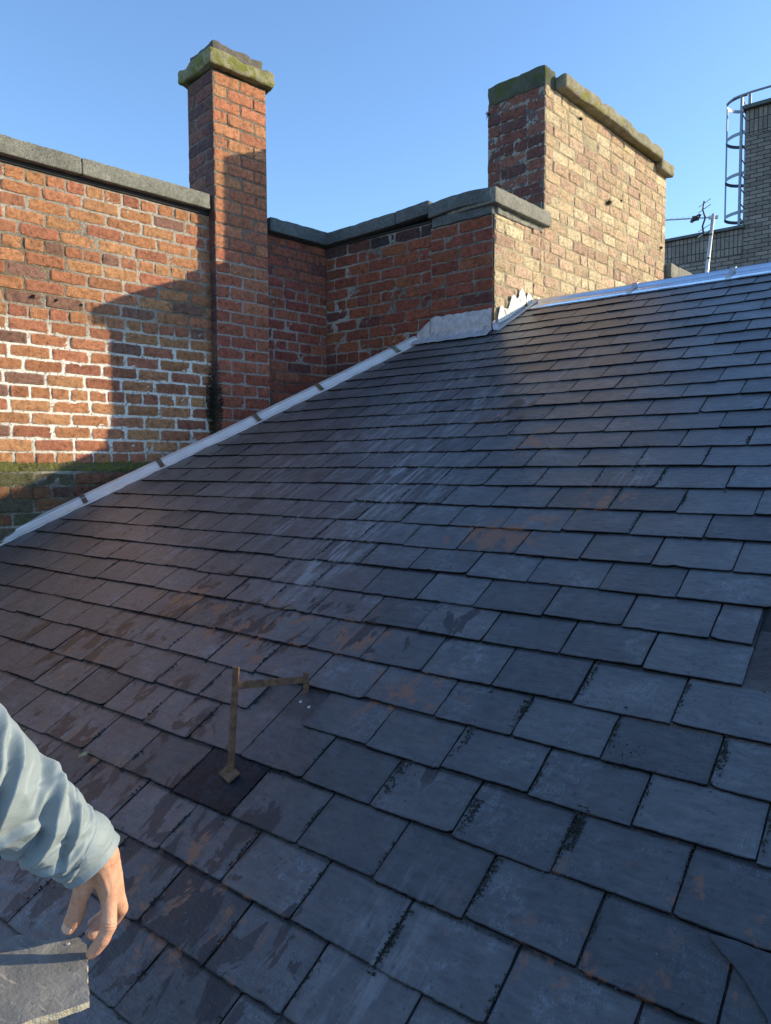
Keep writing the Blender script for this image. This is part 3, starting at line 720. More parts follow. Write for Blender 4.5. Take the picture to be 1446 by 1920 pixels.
# torn white flashing left on the sunlit wall above it
def flake(poly, name='old_flashing'):
    bm = bmesh.new(); vs_ = []
    for (a, z) in poly:
        e = mn.noise(Vector((a * 30, z * 30, 1))) * .006; p = O_ + uC * a + nC * (.016 + e); vs_.append(bm.verts.new((p.x, p.y, z)))
    f = bm.faces.new(vs_); r = bmesh.ops.extrude_face_region(bm, geom=[f]); ev = [v for v in r['geom'] if isinstance(v, bmesh.types.BMVert)]
    bmesh.ops.translate(bm, verts=ev, vec=nC * .006); bmesh.ops.triangulate(bm, faces=bm.faces); bmesh.ops.subdivide_edges(bm, edges=bm.edges, cuts=2)
    for v in bm.verts: v.co += Vector(nC) * mn.noise(v.co * 40) * .006
    bmesh.ops.recalc_face_normals(bm, faces=bm.faces)
    me = bpy.data.meshes.new(name); bm.to_mesh(me); bm.free(); me.materials.append(M['white_flake']); return in2(link(bpy.data.objects.new(name, me)))
def round_poly(p, it=2):
    for _ in range(it):
        q = []
        for i in range(len(p)):
            a = p[i]; b = p[(i + 1) % len(p)]; q += [(a[0] * .75 + b[0] * .25, a[1] * .75 + b[1] * .25), (a[0] * .25 + b[0] * .75, a[1] * .25 + b[1] * .75)]
        p = q
    return p
flake(round_poly([(.005, .97), (.02, 1.0), (.03, 1.06), (.05, 1.095), (.075, 1.10), (.09, 1.085), (.11, 1.09), (.135, 1.09), (.16, 1.12), (.175, 1.165), (.20, 1.20), (.235, 1.19), (.25, 1.175), (.275, 1.19), (.29, 1.24), (.31, 1.265), (.335, 1.24), (.35, 1.22), (.37, 1.19), (.36, 1.15), (.30, 1.12), (.15, 1.03)], 1))
flake(round_poly([(.375, 1.16), (.38, 1.225), (.40, 1.25), (.425, 1.235), (.47, 1.20), (.51, 1.165), (.44, 1.15)], 1))

# ridge: lead wings, roll and straps, and the far slope
rp = [(-.105, -.028), (-.10, .030), (-.055, .040), (-.030, .044), (-.024, .060), (-.010, .074), (.008, .076), (.022, .066), (.028, .046)]
s_r = 4.875
V = []; xs = np.linspace(-2.50, 1.8, 90)
# profile in world y/z around the ridge line
ry, rz = RP(0, s_r).y, RP(0, s_r).z
prw = [(-.135, -.052), (-.134, -.040), (-.112, -.034), (-.110, -.030), (-.048, .000), (-.036, .004), (-.030, .024), (-.016, .036), (.004, .038), (.020, .028), (.026, .010), (.06, -.01), (.12, -.04)]
for x in xs:
    for k, (dy, dz) in enumerate(prw):
        e = mn.noise(Vector((x * 3, k, 1))) * .003; V.append((x, ry + dy + e * .3, rz + dz + e))
inR(mesh_obj('ridge_flashing', V, [f[::-1] for f in grid_faces(len(prw), len(xs))], M['zinc'], None, False))
for x in (-2.46, -1.74, -1.14, -.54, .06):
    V = []
    for xx in (x, x + .034):
        for (dy, dz) in prw[:-2]: V.append((xx - dy * .0, ry + dy - .004, rz + dz + .006))
    o = mesh_obj('ridge_strap', V, [f[::-1] for f in grid_faces(len(prw) - 2, 2)], M['galv'], None); sm = o.modifiers.new('solid', 'SOLIDIFY'); sm.thickness = .004; inR(o)
mb = MB(); fs = Vector((0, math.cos(SL), -math.sin(SL))); fn = Vector((0, math.sin(SL), math.cos(SL)))
c = Vector((-.33, ry, rz - .02)) + fs * 2.0 - fn * .15
mb.box(c, (2.13, 2.0, .148), (X3, fs, fn)); inR(mb.build('far_slope', M['deck']))

# ------------------------------------------------------------------ two nails left by the missing slate
for k, (px, ps_) in enumerate([(-1.497, .985), (-1.455, .975)]):
    mb = MB(); p = RP(px, ps_, .0135); mb.tube([p - Nv * .004, p + Nv * .001, p + Nv * .002], [.0045, .0048, .003], 10)
    tag(mb.build('nail', M['nail']), 'left of two bright nail heads showing where a slate is missing by the rusty bracket' if k == 0 else 'right of two bright nail heads showing where a slate is missing by the rusty bracket', 'nail', 'nails in the bare patch')

# ------------------------------------------------------------------ rusty bracket
B1 = RP(-1.508, .695, .022); B2 = RP(-1.511, 1.028, .014)
br = thing('roof_bracket', 'rusty steel bracket with a flat foot plate and short cross arm standing on the slates', 'bracket', B1)
inb = inp(br)
T1 = B1 + Vector((.018, .012, .292)); ax1 = (T1 - B1).normalized(); sx = Vector((.86, .5, 0)); sx = (sx - ax1 * sx.dot(ax1)).normalized(); sy = ax1.cross(sx)
def bar(name, a, b, hx, hy, sx, mat, thin=None):
    a = Vector(a); b = Vector(b); ax = (b - a).normalized(); sx = (Vector(sx) - ax * Vector(sx).dot(ax)).normalized(); sy = ax.cross(sx)
    mb = MB(); mb.box((a + b) / 2, (hx, hy, (b - a).length / 2), (sx, sy, ax)); return bevel(mb.build(name, mat), .0012, 2)
inb(bar('post', B1, T1, .0085, .0045, (.86, .5, 0), M['rust']))
inb(bar('post', B2 - A3 * .01, B2 + Vector((0, 0, .056)), .0080, .0045, (.86, .5, 0), M['rust']))
inb(bar('arm', B1 + ax1 * .243 + Vector((.006, .004, 0)), B2 + Vector((.006, 0, .036)), .0030, .0105, (.95, .0, .0), M['rust']))
mb = MB(); mb.box(B1 + Nv * .003 + Vector((0, -.002, 0)), (.027, .019, .0042), (Vector((math.cos(-.25), math.sin(-.25) * Sv.y, math.sin(-.25) * Sv.z)), (Sv * math.cos(.25) + X3 * math.sin(.25)), Nv))
fp = inb(bevel(mb.build('foot_plate', M['rust']), .0012, 2))
mb = MB()
for dx in (-.018, .019):
    mb = MB(); p = B1 + X3 * dx + Nv * .0075; mb.tube([p, p + Nv * .002], .0035, 8)
    fpb = mb.build('bolt', M['black']); fpb.parent = fp; fpb.matrix_parent_inverse = (br.matrix_basis).inverted()

# ------------------------------------------------------------------ loose triangle of slate, bottom right
def slate_piece(name, poly, zf, th, mat, seed, org=None, ax=None, tone=(.040, .042, .046), stain=(0, 0, 0), rag=.002, cell=.008):
    """irregular flat slate from an outline (x,y) in a plane; ragged edge, rippled faces"""
    pl = []
    n = len(poly)
    for i in range(n):
        a = Vector(poly[i] + (0,)) if len(poly[i]) == 2 else Vector(poly[i]); b = Vector(poly[(i + 1) % n] + (0,)); m = max(1, int((b - a).length / cell))
        for k in range(m):
            p = a + (b - a) * k / m; e = Vector((mn.noise(p * 60 + Vector((seed, 0, 0))), mn.noise(p * 60 + Vector((0, seed, 0))), 0)) * rag; pl.append(p + e)
    bm = bmesh.new(); vs_ = [bm.verts.new(p) for p in pl]; f = bm.faces.new(vs_)
    bmesh.ops.triangulate(bm, faces=[f]); bmesh.ops.subdivide_edges(bm, edges=[e for e in bm.edges if not e.is_boundary], cuts=4)
    bmesh.ops.triangulate(bm, faces=bm.faces)
    for v in bm.verts: v.co.z = mn.noise(v.co * 25 + Vector((seed, 3, 0))) * .0012
    geo = bmesh.ops.extrude_face_region(bm, geom=bm.faces[:]); ev = [v for v in geo['geom'] if isinstance(v, bmesh.types.BMVert)]
    for v in ev: v.co.z -= th + mn.noise(v.co * 50) * .001
    bmesh.ops.recalc_face_normals(bm, faces=bm.faces)
    ax = ax or (X3, Y3, A3); org = Vector(org or (0, 0, 0))
    me = bpy.data.meshes.new(name); bm.to_mesh(me); bm.free(); me.materials.append(mat)
    m4 = Matrix(((ax[0].x, ax[1].x, ax[2].x, org.x), (ax[0].y, ax[1].y, ax[2].y, org.y), (ax[0].z, ax[1].z, ax[2].z, org.z), (0, 0, 0, 1)))
    for nm, c in (('tone', tone), ('stain', stain), ('shift', (seed, seed, 0))):
        a = me.color_attributes.new(nm, 'FLOAT_COLOR', 'POINT'); a.data.foreach_set('color', np.tile(np.array(list(c) + [1.0], np.float32), len(me.vertices)))
    o = link(bpy.data.objects.new(name, me)); o.matrix_world = m4; return o
o = slate_piece('slate_fragment', [(-.310, .738), (-.262, .742), (-.20, .742), (-.10, .735), (-.10, .55), (-.185, .55), (-.197, .640), (-.245, .69)], 0, .005, M['slate'], 4.2, RP(0, 0, .0265), (X3, Sv, Nv))
tag(o, 'loose triangular piece of slate lying on the roof at the lower right corner', 'slate')

# ------------------------------------------------------------------ held slate and the pile under it
def mat_held():
    m, nt, b = new_mat('held_slate'); co = coords(nt)
    n1 = tex_noise(nt, co, 12, 6, .68, .4); n2 = tex_noise(nt, co, 90, 5, .7); mp = N(nt, 'ShaderNodeMapping'); mp.inputs['Rotation'].default_value = (0, 0, 1.0); mp.inputs['Scale'].default_value = (1, 6, 1)
    L(nt, co, mp.inputs[0]); n3 = tex_noise(nt, mp.outputs[0], 14, 4, .6, .6)
    c = mix(nt, ramp(nt, n1, [(.32, 0), (.66, 1)]), (.12, .12, .12), (.27, .255, .23))
    c = mix(nt, ramp(nt, n3, [(.60, 0), (.68, .8)]), c, (.42, .38, .31))
    c = mix(nt, ramp(nt, n2, [(.63, 0), (.72, .8)]), c, (.50, .47, .40)); c = mix(nt, ramp(nt, n2, [(.3, .8), (.38, 0)]), c, (.03, .03, .035))
    L(nt, c, b.inputs['Base Color']); b.inputs['Roughness'].default_value = .75; bump(nt, b, mix(nt, .5, n1, n2), .7, .006); return m
hm = mat_held(); he = mat_plain('slate_edge', (.42, .37, .27), .85, 0, .35, 60, .8)
poly = [(-1.0926, .4624), (-1.0869, .487), (-1.0761, .4938), (-1.0549, .493), (-1.0373, .5066), (-1.0204, .5305), (-1.0042, .5383), (-.9846, .5381), (-.8735, .4778), (-.8842, .4493), (-.9016, .4164), (-.913, .3821), (-.99, .24), (-1.12, .30), (-1.17, .33)][::-1]
ps1 = thing('held_slate', 'sunlit grey slate with notched edge under the hand, topmost of its pile', 'slate', (-1.0, .42, -.70)); inh = inp(ps1)
o = slate_piece('slate_face', poly, 0, .0085, hm, 1.3, (0, 0, -.7), rag=.0022); o.data.materials.append(he)
for p in o.data.polygons:
    if abs(p.normal.z) < .6: p.material_index = 1
inh(o)
mb = MB(); mb.tube([(-1.006, .521, -.6995), (-1.006, .521, -.6985)], [.0032, .0022], 8); inh(mb.build('nail_hole', M['nail']))
for k, (dx, dy, dz, lb) in enumerate([(-.030, -.012, -.0145, 'second slate of the pile, poking out just below the notched top slate'), (-.05, -.03, -.028, 'third slate of the pile, hidden almost wholly by the two above'), (-.045, -.02, -.041, 'fourth slate down in the pile beside the person'), (-.06, -.035, -.054, 'lowest slate of the pile, lying on the timber board')]):
    pl = [(x + dx, y + dy) for x, y in poly if True]
    o = slate_piece('loose_slate', pl, 0, .008, hm, 3 + k, (0, 0, -.7 + dz), rag=.003); tag(o, lb, 'slate', 'pile of loose slates')
bd = thing('timber_trestle', 'timber board on legs carrying the pile of slates at the lower left, outside the frame', 'trestle', (-1.15, .33, -1.3)); inT = inp(bd)
mb = MB(); mb.box((-1.22, .33, -.785), (.26, .13, .019)); inT(bevel(mb.build('board', M['wood']), .003))
for x, y in ((-1.42, .24), (-1.42, .42), (-1.10, .24), (-1.10, .42)):
    zr = (-1.3409 + .48034 * y) / .87708
    mb = MB(); mb.box((x, y, (-.804 + zr) / 2 + .01), (.018, .018, (-.804 - zr) / 2 - .008)); inT(mb.build('leg', M['wood']))

# ------------------------------------------------------------------ person
def capsules(chains, n=14):
    """tapered round bones; overlapping pieces are fused by the voxel remesh"""
    bm = bmesh.new()
    for ch in chains:
        for (a, b) in zip(ch, ch[1:]):
            pa = Vector(a[:3]); pb = Vector(b[:3]); d = pb - pa; Ld = d.length
            if Ld < 1e-5: continue
            q = d.to_track_quat('Z', 'Y').to_matrix().to_4x4()
            r = bmesh.ops.create_cone(bm, cap_ends=True, segments=n, radius1=a[3], radius2=b[3], depth=Ld); bmesh.ops.transform(bm, matrix=Matrix.Translation((pa + pb) / 2) @ q, verts=r['verts'])
        for p in ch:
            r = bmesh.ops.create_uvsphere(bm, u_segments=n, v_segments=9, radius=p[3]); bmesh.ops.transform(bm, matrix=Matrix.Translation(p[:3]), verts=r['verts'])
    me = bpy.data.meshes.new('tmp'); bm.to_mesh(me); bm.free(); return me
def fuse(me, voxel, smooth=4, name='body', extra=None):
    o = bpy.data.objects.new(name, me); link(o)
    m = o.modifiers.new('r', 'REMESH'); m.mode = 'VOXEL'; m.voxel_size = voxel
    s = o.modifiers.new('s', 'SMOOTH'); s.factor = .5; s.iterations = smooth
    dg = bpy.context.evaluated_depsgraph_get(); me2 = bpy.data.meshes.new_from_object(o.evaluated_get(dg)); bpy.data.objects.remove(o); return me2
P_palm = [(-.9665, .5330, -.5480, .0240), (-.9620, .5503, -.5648, .0250)]
HAND = [P_palm,
    [(-.9618, .5501, -.5694, .0235), (-.9568, .5548, -.5922, .0185), (-.9523, .5565, -.6140, .0145)],
    [(-.9684, .5572, -.5748, .0235), (-.9634, .5652, -.6035, .0178), (-.9582, .5706, -.6343, .0132)],
    [(-.9787, .5614, -.5802, .0220), (-.9805, .5727, -.6130, .0175), (-.9784, .5791, -.6493, .0128)],
    [(-.9858, .5621, -.5828, .0200), (-.9993, .5776, -.6219, .0155), (-1.0020, .5851, -.6611, .0118)],
    [(-.9643, .5483, -.5678, .0220), (-.9722, .5406, -.5864, .0175), (-.9789, .5338, -.6065, .0148)],
    [(-.9734, .5464, -.5822, .0180), (-.9719, .5499, -.6002, .0120)],
    [(-.9789, .5338, -.6065, .0148), (-.9835, .5322, -.6196, .0122), (-.9882, .5307, -.6326, .0118), (-.9954, .5300, -.6504, .0126), (-1.0000, .5290, -.6590, .0116), (-1.0045, .5279, -.6676, .0116), (-1.0108, .5256, -.6785, .0098)],
    [(-.9523, .5565, -.6140, .0140), (-.9488, .5540, -.6270, .0112), (-.9454, .5523, -.6391, .0106), (-.9398, .5475, -.6592, .0110), (-.9412, .5440, -.6680, .0095), (-.9430, .5397, -.6772, .0097), (-.9504, .5328, -.6901, .0088), (-.9565, .5287, -.6977, .0072)],
    [(-.9582, .5706, -.6343, .0132), (-.9627, .5805, -.6581, .0110), (-.9821, .5812, -.6819, .0103), (-.9959, .5706, -.6953, .0092), (-.9973, .5564, -.7002, .0080)],
    [(-.9784, .5791, -.6493, .0122), (-.9891, .5902, -.6757, .0105), (-1.0099, .5887, -.6983, .0095), (-1.0183, .5737, -.7076, .0085), (-1.0166, .5621, -.7094, .0075)],
    [(-1.0020, .5851, -.6611, .0110), (-1.0146, .5938, -.6838, .0090), (-1.0305, .5900, -.7019, .0082), (-1.0356, .5767, -.7075, .0072)]]
TEND = [[(-.9505, .5400, -.5640), (-.9430, .5450, -.5900), (-.9420, .5500, -.6110)], [(-.9560, .5480, -.5690), (-.9490, .5575, -.6010), (-.9480, .5640, -.6300)], [(-.9640, .5370, -.5650), (-.9660, .5300, -.5850), (-.9710, .5270, -.6060)]]
for tch in TEND: HAND.append([(p[0], p[1], p[2], .0036) for p in tch])
HAND = [[(p[0], p[1], p[2], p[3] * 1.07) for p in ch] for ch in HAND]
FORE = [[(-1.020, .3510, -.3200, .032), (-.995, .415, -.415, .029), (-.978, .485, -.500, .025), (-.9660, .5300, -.5480, .0245)]]
def mat_skin():
    m, nt, b = new_mat('skin'); co = coords(nt)
    n1 = tex_noise(nt, co, 45, 4, .6); n2 = tex_noise(nt, co, 420, 4, .65); n3 = tex_noise(nt, co, 110, 3, .6)
    c = mix(nt, ramp(nt, n1, [(.32, 0), (.68, 1)]), (.50, .245, .155), (.58, .34, .23)); c = mix(nt, ramp(nt, n3, [(.50, 0), (.70, .5)]), c, (.47, .16, .11)); c = mix(nt, ramp(nt, n2, [(.60, 0), (.72, .35)]), c, (.36, .15, .10))
    L(nt, c, b.inputs['Base Color']); b.inputs['Roughness'].default_value = .55; b.inputs['Subsurface Weight'].default_value = .25; b.inputs['Subsurface Radius'].default_value = (.012, .005, .003); b.inputs['Subsurface Scale'].default_value = .4
    bump(nt, b, mix(nt, .6, n3, n2), .6, .0022); return m
skin = mat_skin()
person = thing('person', 'person in pale blue-green jacket reaching in from the left, hand on a loose slate', 'person', (-1.33, -.03, -1.55)); inP = inp(person)
hand_me = fuse(capsules(HAND + FORE), .0016, 5, 'hand')
# skin creases over the finger joints
creases = [(Vector((-.9954, .5300, -.6504)), (Vector((-1.0045, .5279, -.6676)) - Vector((-.9882, .5307, -.6326))).normalized(), .012), (Vector((-.9398, .5475, -.6592)), (Vector((-.9430, .5397, -.6772)) - Vector((-.9454, .5523, -.6391))).normalized(), .009)]
camv = Vector((0, 0, 0))
for v in hand_me.vertices:
    for (c, d, wd) in creases:
        r = v.co - c
        if r.length < .020:
            t = r.dot(d); out = (r - d * t)
            if out.length > 1e-5 and out.normalized().dot(Vector((.62, -.55, .55))) > -.1:
                v.co -= out.normalized() * (.0009 * math.exp(-(t / .0011) ** 2) + .0007 * math.exp(-((t - .0042) / .0009) ** 2) + .0007 * math.exp(-((t + .0042) / .0009) ** 2))
# rest of the body (outside the frame): head, neck, trunk, far arm, hands
sh_l = Vector((-1.24, .16, -.10)); sh_r = Vector((-1.42, -.19, -.06)); neck = Vector((-1.36, -.01, .00)); hip = Vector((-1.40, -.03, -.64))
head = [[(-1.345, -.01, -.02, .055), (-1.325, 0, .06, .058)], [(-1.315, .005, .13, .092), (-1.300, .01, .19, .092)], [(-1.275, .022, .09, .060), (-1.255, .03, .05, .040)], [(-1.225, .042, .12, .012), (-1.205, .052, .095, .014)], [(-1.31, .10, .115, .016), (-1.315, .105, .135, .014)], [(-1.335, -.085, .115, .016), (-1.34, -.09, .135, .014)]]
trunk = [[(-1.36, -.01, -.06, .10), (-1.39, -.02, -.35, .14), (-1.40, -.03, -.62, .14)], [tuple(sh_l) + (.06,), tuple(neck) + (.06,), tuple(sh_r) + (.06,)], [tuple(sh_l) + (.05,), (-1.020, .3510, -.3200, .034)]]
fe = Vector((-1.50, -.26, -.36)); fw = Vector((-1.36, -.18, -.58))
trunk += [[tuple(sh_r) + (.05,), tuple(fe) + (.042,), tuple(fw) + (.026,)]]
dw = fw - Vector((-.9620, .5503, -.5648))
hand2 = []
for ch in HAND:
    hand2.append([(-1 * (p[0] + .962) * 1 - .962 + dw.x, p[1] + dw.y, p[2] + dw.z, p[3]) for p in ch])
body_me = fuse(capsules(head + trunk), .009, 6, 'trunk'); hand2_me = fuse(capsules(hand2), .0026, 4, 'hand2')
bm = bmesh.new()
for me in (hand_me, body_me, hand2_me): bm.from_mesh(me)
me = bpy.data.meshes.new('body'); bm.to_mesh(me); bm.free(); me.materials.append(skin); me.polygons.foreach_set('use_smooth', [True] * len(me.polygons))
inP(link(bpy.data.objects.new('body', me)))
for sg in (-1, 1):
    f_ = Vector((.95, .31, 0)).normalized(); s_ = Vector((-.31, .95, 0)).normalized(); c_ = Vector((-1.305, .008, .155)) + f_ * .082 + s_ * .033 * sg
    mb = MB(); mb.tube([c_ - f_ * .004, c_ + f_ * .006, c_ + f_ * .009], [.012, .010, .004], 12); inP(mb.build('eye', mat_plain('eye_white', (.5, .48, .45), .3), None, True))
mb = MB(); c_ = Vector((-1.238, .036, .068)); mb.tube([c_ - Vector((-.31, .95, 0)) * .022, c_ + Vector((.008, .003, 0)), c_ + Vector((-.31, .95, 0)) * .022], [.003, .006, .003], 8); inP(mb.build('mouth', mat_plain('lips', (.42, .16, .12), .5), None, True))
# thumb nail
tn = Vector((-1.0058, .5236, -.6772)); tdir = (Vector((-1.0113, .5254, -.6797)) - Vector((-1.0000, .5290, -.6590))).normalized(); vout = (Vector((0, 0, 0)) - tn).normalized(); vout = (vout - tdir * vout.dot(tdir)).normalized(); vout = (vout + tdir.cross(vout) * .30).normalized(); tside = tdir.cross(vout)
V = []
for j in range(9):
    for i in range(9):
        a = (i / 8 - .5) * 2; b_ = (j / 8 - .5) * 2; rr_ = 1 - .18 * max(0, abs(b_)) ** 4
        th = a * .78 * rr_; V.append(Vector((-1.0078, .5266, -.6735)) + tdir * b_ * .0068 * (1 - .12 * a * a) + (vout * math.cos(th) + tside * math.sin(th)) * (.0117 + .0002 * (1 - b_ * b_)))
nl = mesh_obj('thumb_nail', [tuple(v) for v in V], grid_faces(9, 9), mat_plain('nail_skin', (.66, .44, .34), .3, 0, .05, 60, .05), None, True); sm = nl.modifiers.new('s', 'SOLIDIFY'); sm.thickness = .0006; inP(nl)
# jacket sleeve with folds
def mat_cloth():
    m, nt, b = new_mat('jacket_cloth'); co = coords(nt); n1 = tex_noise(nt, co, 10, 4, .6); n2 = tex_noise(nt, co, 900, 2, .5); n3 = tex_noise(nt, coords(nt, (1, .35, .6)), 42, 3, .5, 1.6)
    L(nt, mix(nt, n1, (.175, .222, .248), (.22, .268, .29)), b.inputs['Base Color']); b.inputs['Roughness'].default_value = .62; b.inputs['Sheen Weight'].default_value = .15
    bump(nt, b, mix(nt, .12, n3, n2), .30, .006); return m
cloth = mat_cloth()
SLV = [(-.9695, .5425, -.5700, .0450), (-.9730, .5360, -.5590, .0445), (-.9760, .5270, -.5440, .0500), (-.9790, .5190, -.5385, .0475), (-.9840, .4865, -.4980, .0520), (-.9870, .4510, -.4530, .0570), (-.9930, .4190, -.4110, .0620), (-1.0000, .3870, -.3680, .0670), (-1.0180, .3520, -.3180, .0700), (-1.07, .30, -.235, .078), (-1.15, .24, -.16, .085), (-1.24, .16, -.10, .085), (-1.32, .06, -.09, .08)]
def sweep_sleeve(path, nt_=430, ns=230, folds=(), seed=0, amp=1.0):
    P = [Vector(p[:3]) for p in path]; Rr = [p[3] for p in path]; d = [0]
    for a, b in zip(P, P[1:]): d.append(d[-1] + (b - a).length)
    tot = d[-1]; V = []; up = None
    def at(t):
        for i in range(len(d) - 1):
            if t <= d[i + 1] + 1e-9:
                k = (t - d[i]) / (d[i + 1] - d[i]); p0 = P[max(0, i - 1)]; p1 = P[i]; p2 = P[i + 1]; p3 = P[min(len(P) - 1, i + 2)]
                q = p1 + (p2 - p1) * k + ((p2 - p0) * .5 * 0); m1 = (p2 - p0) * .5; m2 = (p3 - p1) * .5; h = k * k * (3 - 2 * k)
                q = p1 * (2 * k ** 3 - 3 * k * k + 1) + m1 * (k ** 3 - 2 * k * k + k) + p2 * (-2 * k ** 3 + 3 * k * k) + m2 * (k ** 3 - k * k)
                return q, Rr[i] + (Rr[i + 1] - Rr[i]) * h
        return P[-1], Rr[-1]
    for j in range(nt_):
        t = tot * j / (nt_ - 1); p, r = at(t); p2, _ = at(min(tot, t + .004)); p1, _ = at(max(0, t - .004)); dr = (p2 - p1).normalized()
        cv = (-p).normalized(); up = (cv - dr * cv.dot(dr)).normalized(); sd_ = dr.cross(up)      # up faces the viewer side: angle 0
        for i in range(ns):
            th = 2 * math.pi * i / ns
            dd = 0
            for (tc, thc, sl_, wd, am, ext) in folds:
                x = (th - thc + math.pi) % (2 * math.pi) - math.pi
                e = math.exp(-(x / ext) ** 4)
                q = (t - tc) - sl_ * x + .010 * mn.noise(Vector((x * 1.1, tc * 40, 1)))
                g = q / wd
                # a fold: sharp valley beside a soft ridge
                dd += .82 * am * e * ((math.exp(g * .95) if g < 0 else math.exp(-(g * 2.0) ** 2)) * 1.0 - .55 * math.exp(-((g - 1.05) * 1.9) ** 2))
            nn = mn.noise(Vector((math.cos(th) * 1.6 + seed, math.sin(th) * 1.6, t * 22))) * .007 + (.5 - abs(mn.noise(Vector((math.cos(th) * 1.9, math.sin(th) * 1.9 + seed, t * 18)))) ) * .006 - .003
            k = min(1, max(.15, (t - .015) / .05)) * amp
            if t < .026: dd *= .35
            # cuff hem
            hem = .0012 * min(1, max(0, (.024 - t) / .003))+ (.0008 * math.cos((t - .024) * 2200) if abs(t - .024) < .0014 else 0)
            rr2 = r + (dd + nn) * k + hem
            V.append(p + (up * math.cos(th) + sd_ * math.sin(th)) * rr2)
    return V, nt_, ns
fr = random.Random(12)
folds = [(.045, .2, .010, .008, .006, .8), (.062, -.5, -.012, .010, .010, .9), (.085, .35, .030, .011, .013, 1.0), (.098, -.9, .012, .010, .011, .7), (.125, .1, .034, .014, .019, 1.1), (.150, -.8, -.03, .012, .012, .8), (.165, .75, .020, .012, .014, .7), (.195, -.1, .045, .015, .021, 1.1), (.225, -1.0, .02, .014, .013, .8), (.245, .5, .03, .014, .016, .8), (.285, .0, .055, .018, .026, 1.3), (.335, .5, .03, .018, .016, 1.0), (.37, -.2, .045, .020, .018, 1.2), (.42, .2, .03, .02, .012, 1.2)]
for _ in range(16): folds.append((fr.uniform(.05, .34), fr.uniform(-1.4, 1.4), fr.uniform(-.05, .06), fr.uniform(.005, .009), fr.uniform(.002, .005), fr.uniform(.25, .6)))
for _ in range(14): folds.append((fr.uniform(.05, .5), fr.uniform(1.6, 4.6), fr.uniform(-.03, .03), fr.uniform(.010, .018), fr.uniform(.006, .012), fr.uniform(.5, 1.0)))
V, a_, b_ = sweep_sleeve(SLV, folds=folds)
jk = mesh_obj('jacket_sleeve', [tuple(v) for v in V], grid_faces(b_, a_, closed=True), cloth, None, True)
sm = jk.modifiers.new('s', 'SOLIDIFY'); sm.thickness = .0022; sm.offset = -1; inP(jk)
V, a_, b_ = sweep_sleeve([tuple(fw) + (.045,), tuple((fw + fe) / 2) + (.058,), tuple(fe) + (.068,), tuple((fe + sh_r) / 2) + (.075,), tuple(sh_r) + (.085,), (-1.37, -.08, -.08, .08)], 90, 60, folds=[(t, fr.uniform(0, 6), .02, .015, .008, 1.2) for t in (.08, .14, .2, .28, .34)], seed=4)
jk = mesh_obj('jacket_sleeve', [tuple(v) for v in V], grid_faces(b_, a_, closed=True), cloth, None, True); sm = jk.modifiers.new('s', 'SOLIDIFY'); sm.thickness = .0022; sm.offset = -1; inP(jk)
jt = fuse(capsules([[(-1.355, -.01, -.03, .085), (-1.37, -.015, -.12, .150), (-1.39, -.02, -.40, .175), (-1.40, -.03, -.72, .175)], [(-1.25, .15, -.11, .09), (-1.35, 0, -.07, .11), (-1.41, -.17, -.08, .09)], [(-1.30, .10, -.2, .12), (-1.34, .06, -.7, .13)], [(-1.43, -.13, -.2, .12), (-1.45, -.10, -.7, .13)]]), .010, 5, 'jacket')
jt.materials.append(cloth); jt.polygons.foreach_set('use_smooth', [True] * len(jt.polygons)); inP(link(bpy.data.objects.new('jacket', jt)))
zr = lambda y: (-1.3409 + .48034 * y) / .87708 + .03
tr = fuse(capsules([[(-1.38, .06, -.66, .12), (-1.36, .10, -1.05, .085), (-1.38, .10, zr(.10) + .08, .06)], [(-1.44, -.12, -.66, .12), (-1.42, -.14, -1.12, .085), (-1.44, -.18, zr(-.18) + .09, .06)], [(-1.40, -.03, -.60, .16), (-1.40, -.03, -.74, .15)]]), .012, 4, 'trousers')
tr.materials.append(mat_plain('trouser_cloth', (.035, .038, .045), .8)); tr.polygons.foreach_set('use_smooth', [True] * len(tr.polygons)); inP(link(bpy.data.objects.new('trousers', tr)))
for (x, y) in ((-1.37, .10), (-1.43, -.18)):
    z = zr(y); bt = fuse(capsules([[(x, y, z + .10, .055), (x, y, z + .03, .048), (x + .09, y + .03, z + .028, .045), (x + .16, y + .05, z + .028, .040)]]), .010, 4, 'boot')
    bt.materials.append(mat_plain('boot_leather', (.04, .028, .02), .6)); bt.polygons.foreach_set('use_smooth', [True] * len(bt.polygons)); inP(link(bpy.data.objects.new('boot', bt)))
hr = fuse(capsules([[(-1.325, .0, .17, .097), (-1.312, .005, .205, .092)], [(-1.35, -.01, .12, .085), (-1.36, -.015, .08, .06)]]), .008, 3, 'hair')
hr.materials.append(mat_plain('hair', (.04, .025, .015), .6)); hr.polygons.foreach_set('use_smooth', [True] * len(hr.polygons)); inP(link(bpy.data.objects.new('hair', hr)))

# ------------------------------------------------------------------ plants on the walls
def tuft(name, label, p, n, length, nrm, mat, seed, group='plants growing from the brickwork', spread=.9, wdt=.0035, cat='plant'):
    rr = random.Random(seed); mb = MB(); p = Vector(p); nrm = Vector(nrm)
    for _ in range(n):
        d = (nrm * rr.uniform(.5, 1.0) + Vector((rr.uniform(-1, 1), rr.uniform(-1, 1), rr.uniform(-.9, 1))) * spread).normalized()
        l = length * rr.uniform(.4, 1); s = d.cross(Vector((rr.random(), rr.random(), rr.random()))).normalized() * wdt * rr.uniform(.5, 1)
        o = p + Vector((rr.uniform(-1, 1), rr.uniform(-1, 1), rr.uniform(-1, 1))) * length * .18; dn = Vector((0, 0, -l * .35 * rr.random()))
        mb.add([o - s, o + s, o + d * l * .55 + s * .8 + dn * .3, o + d * l * .55 - s * .8 + dn * .3, o + d * l + dn], [(0, 1, 2, 3), (3, 2, 4)])
    return tag(mb.build(name, mat, None, False, False), label, cat, group)
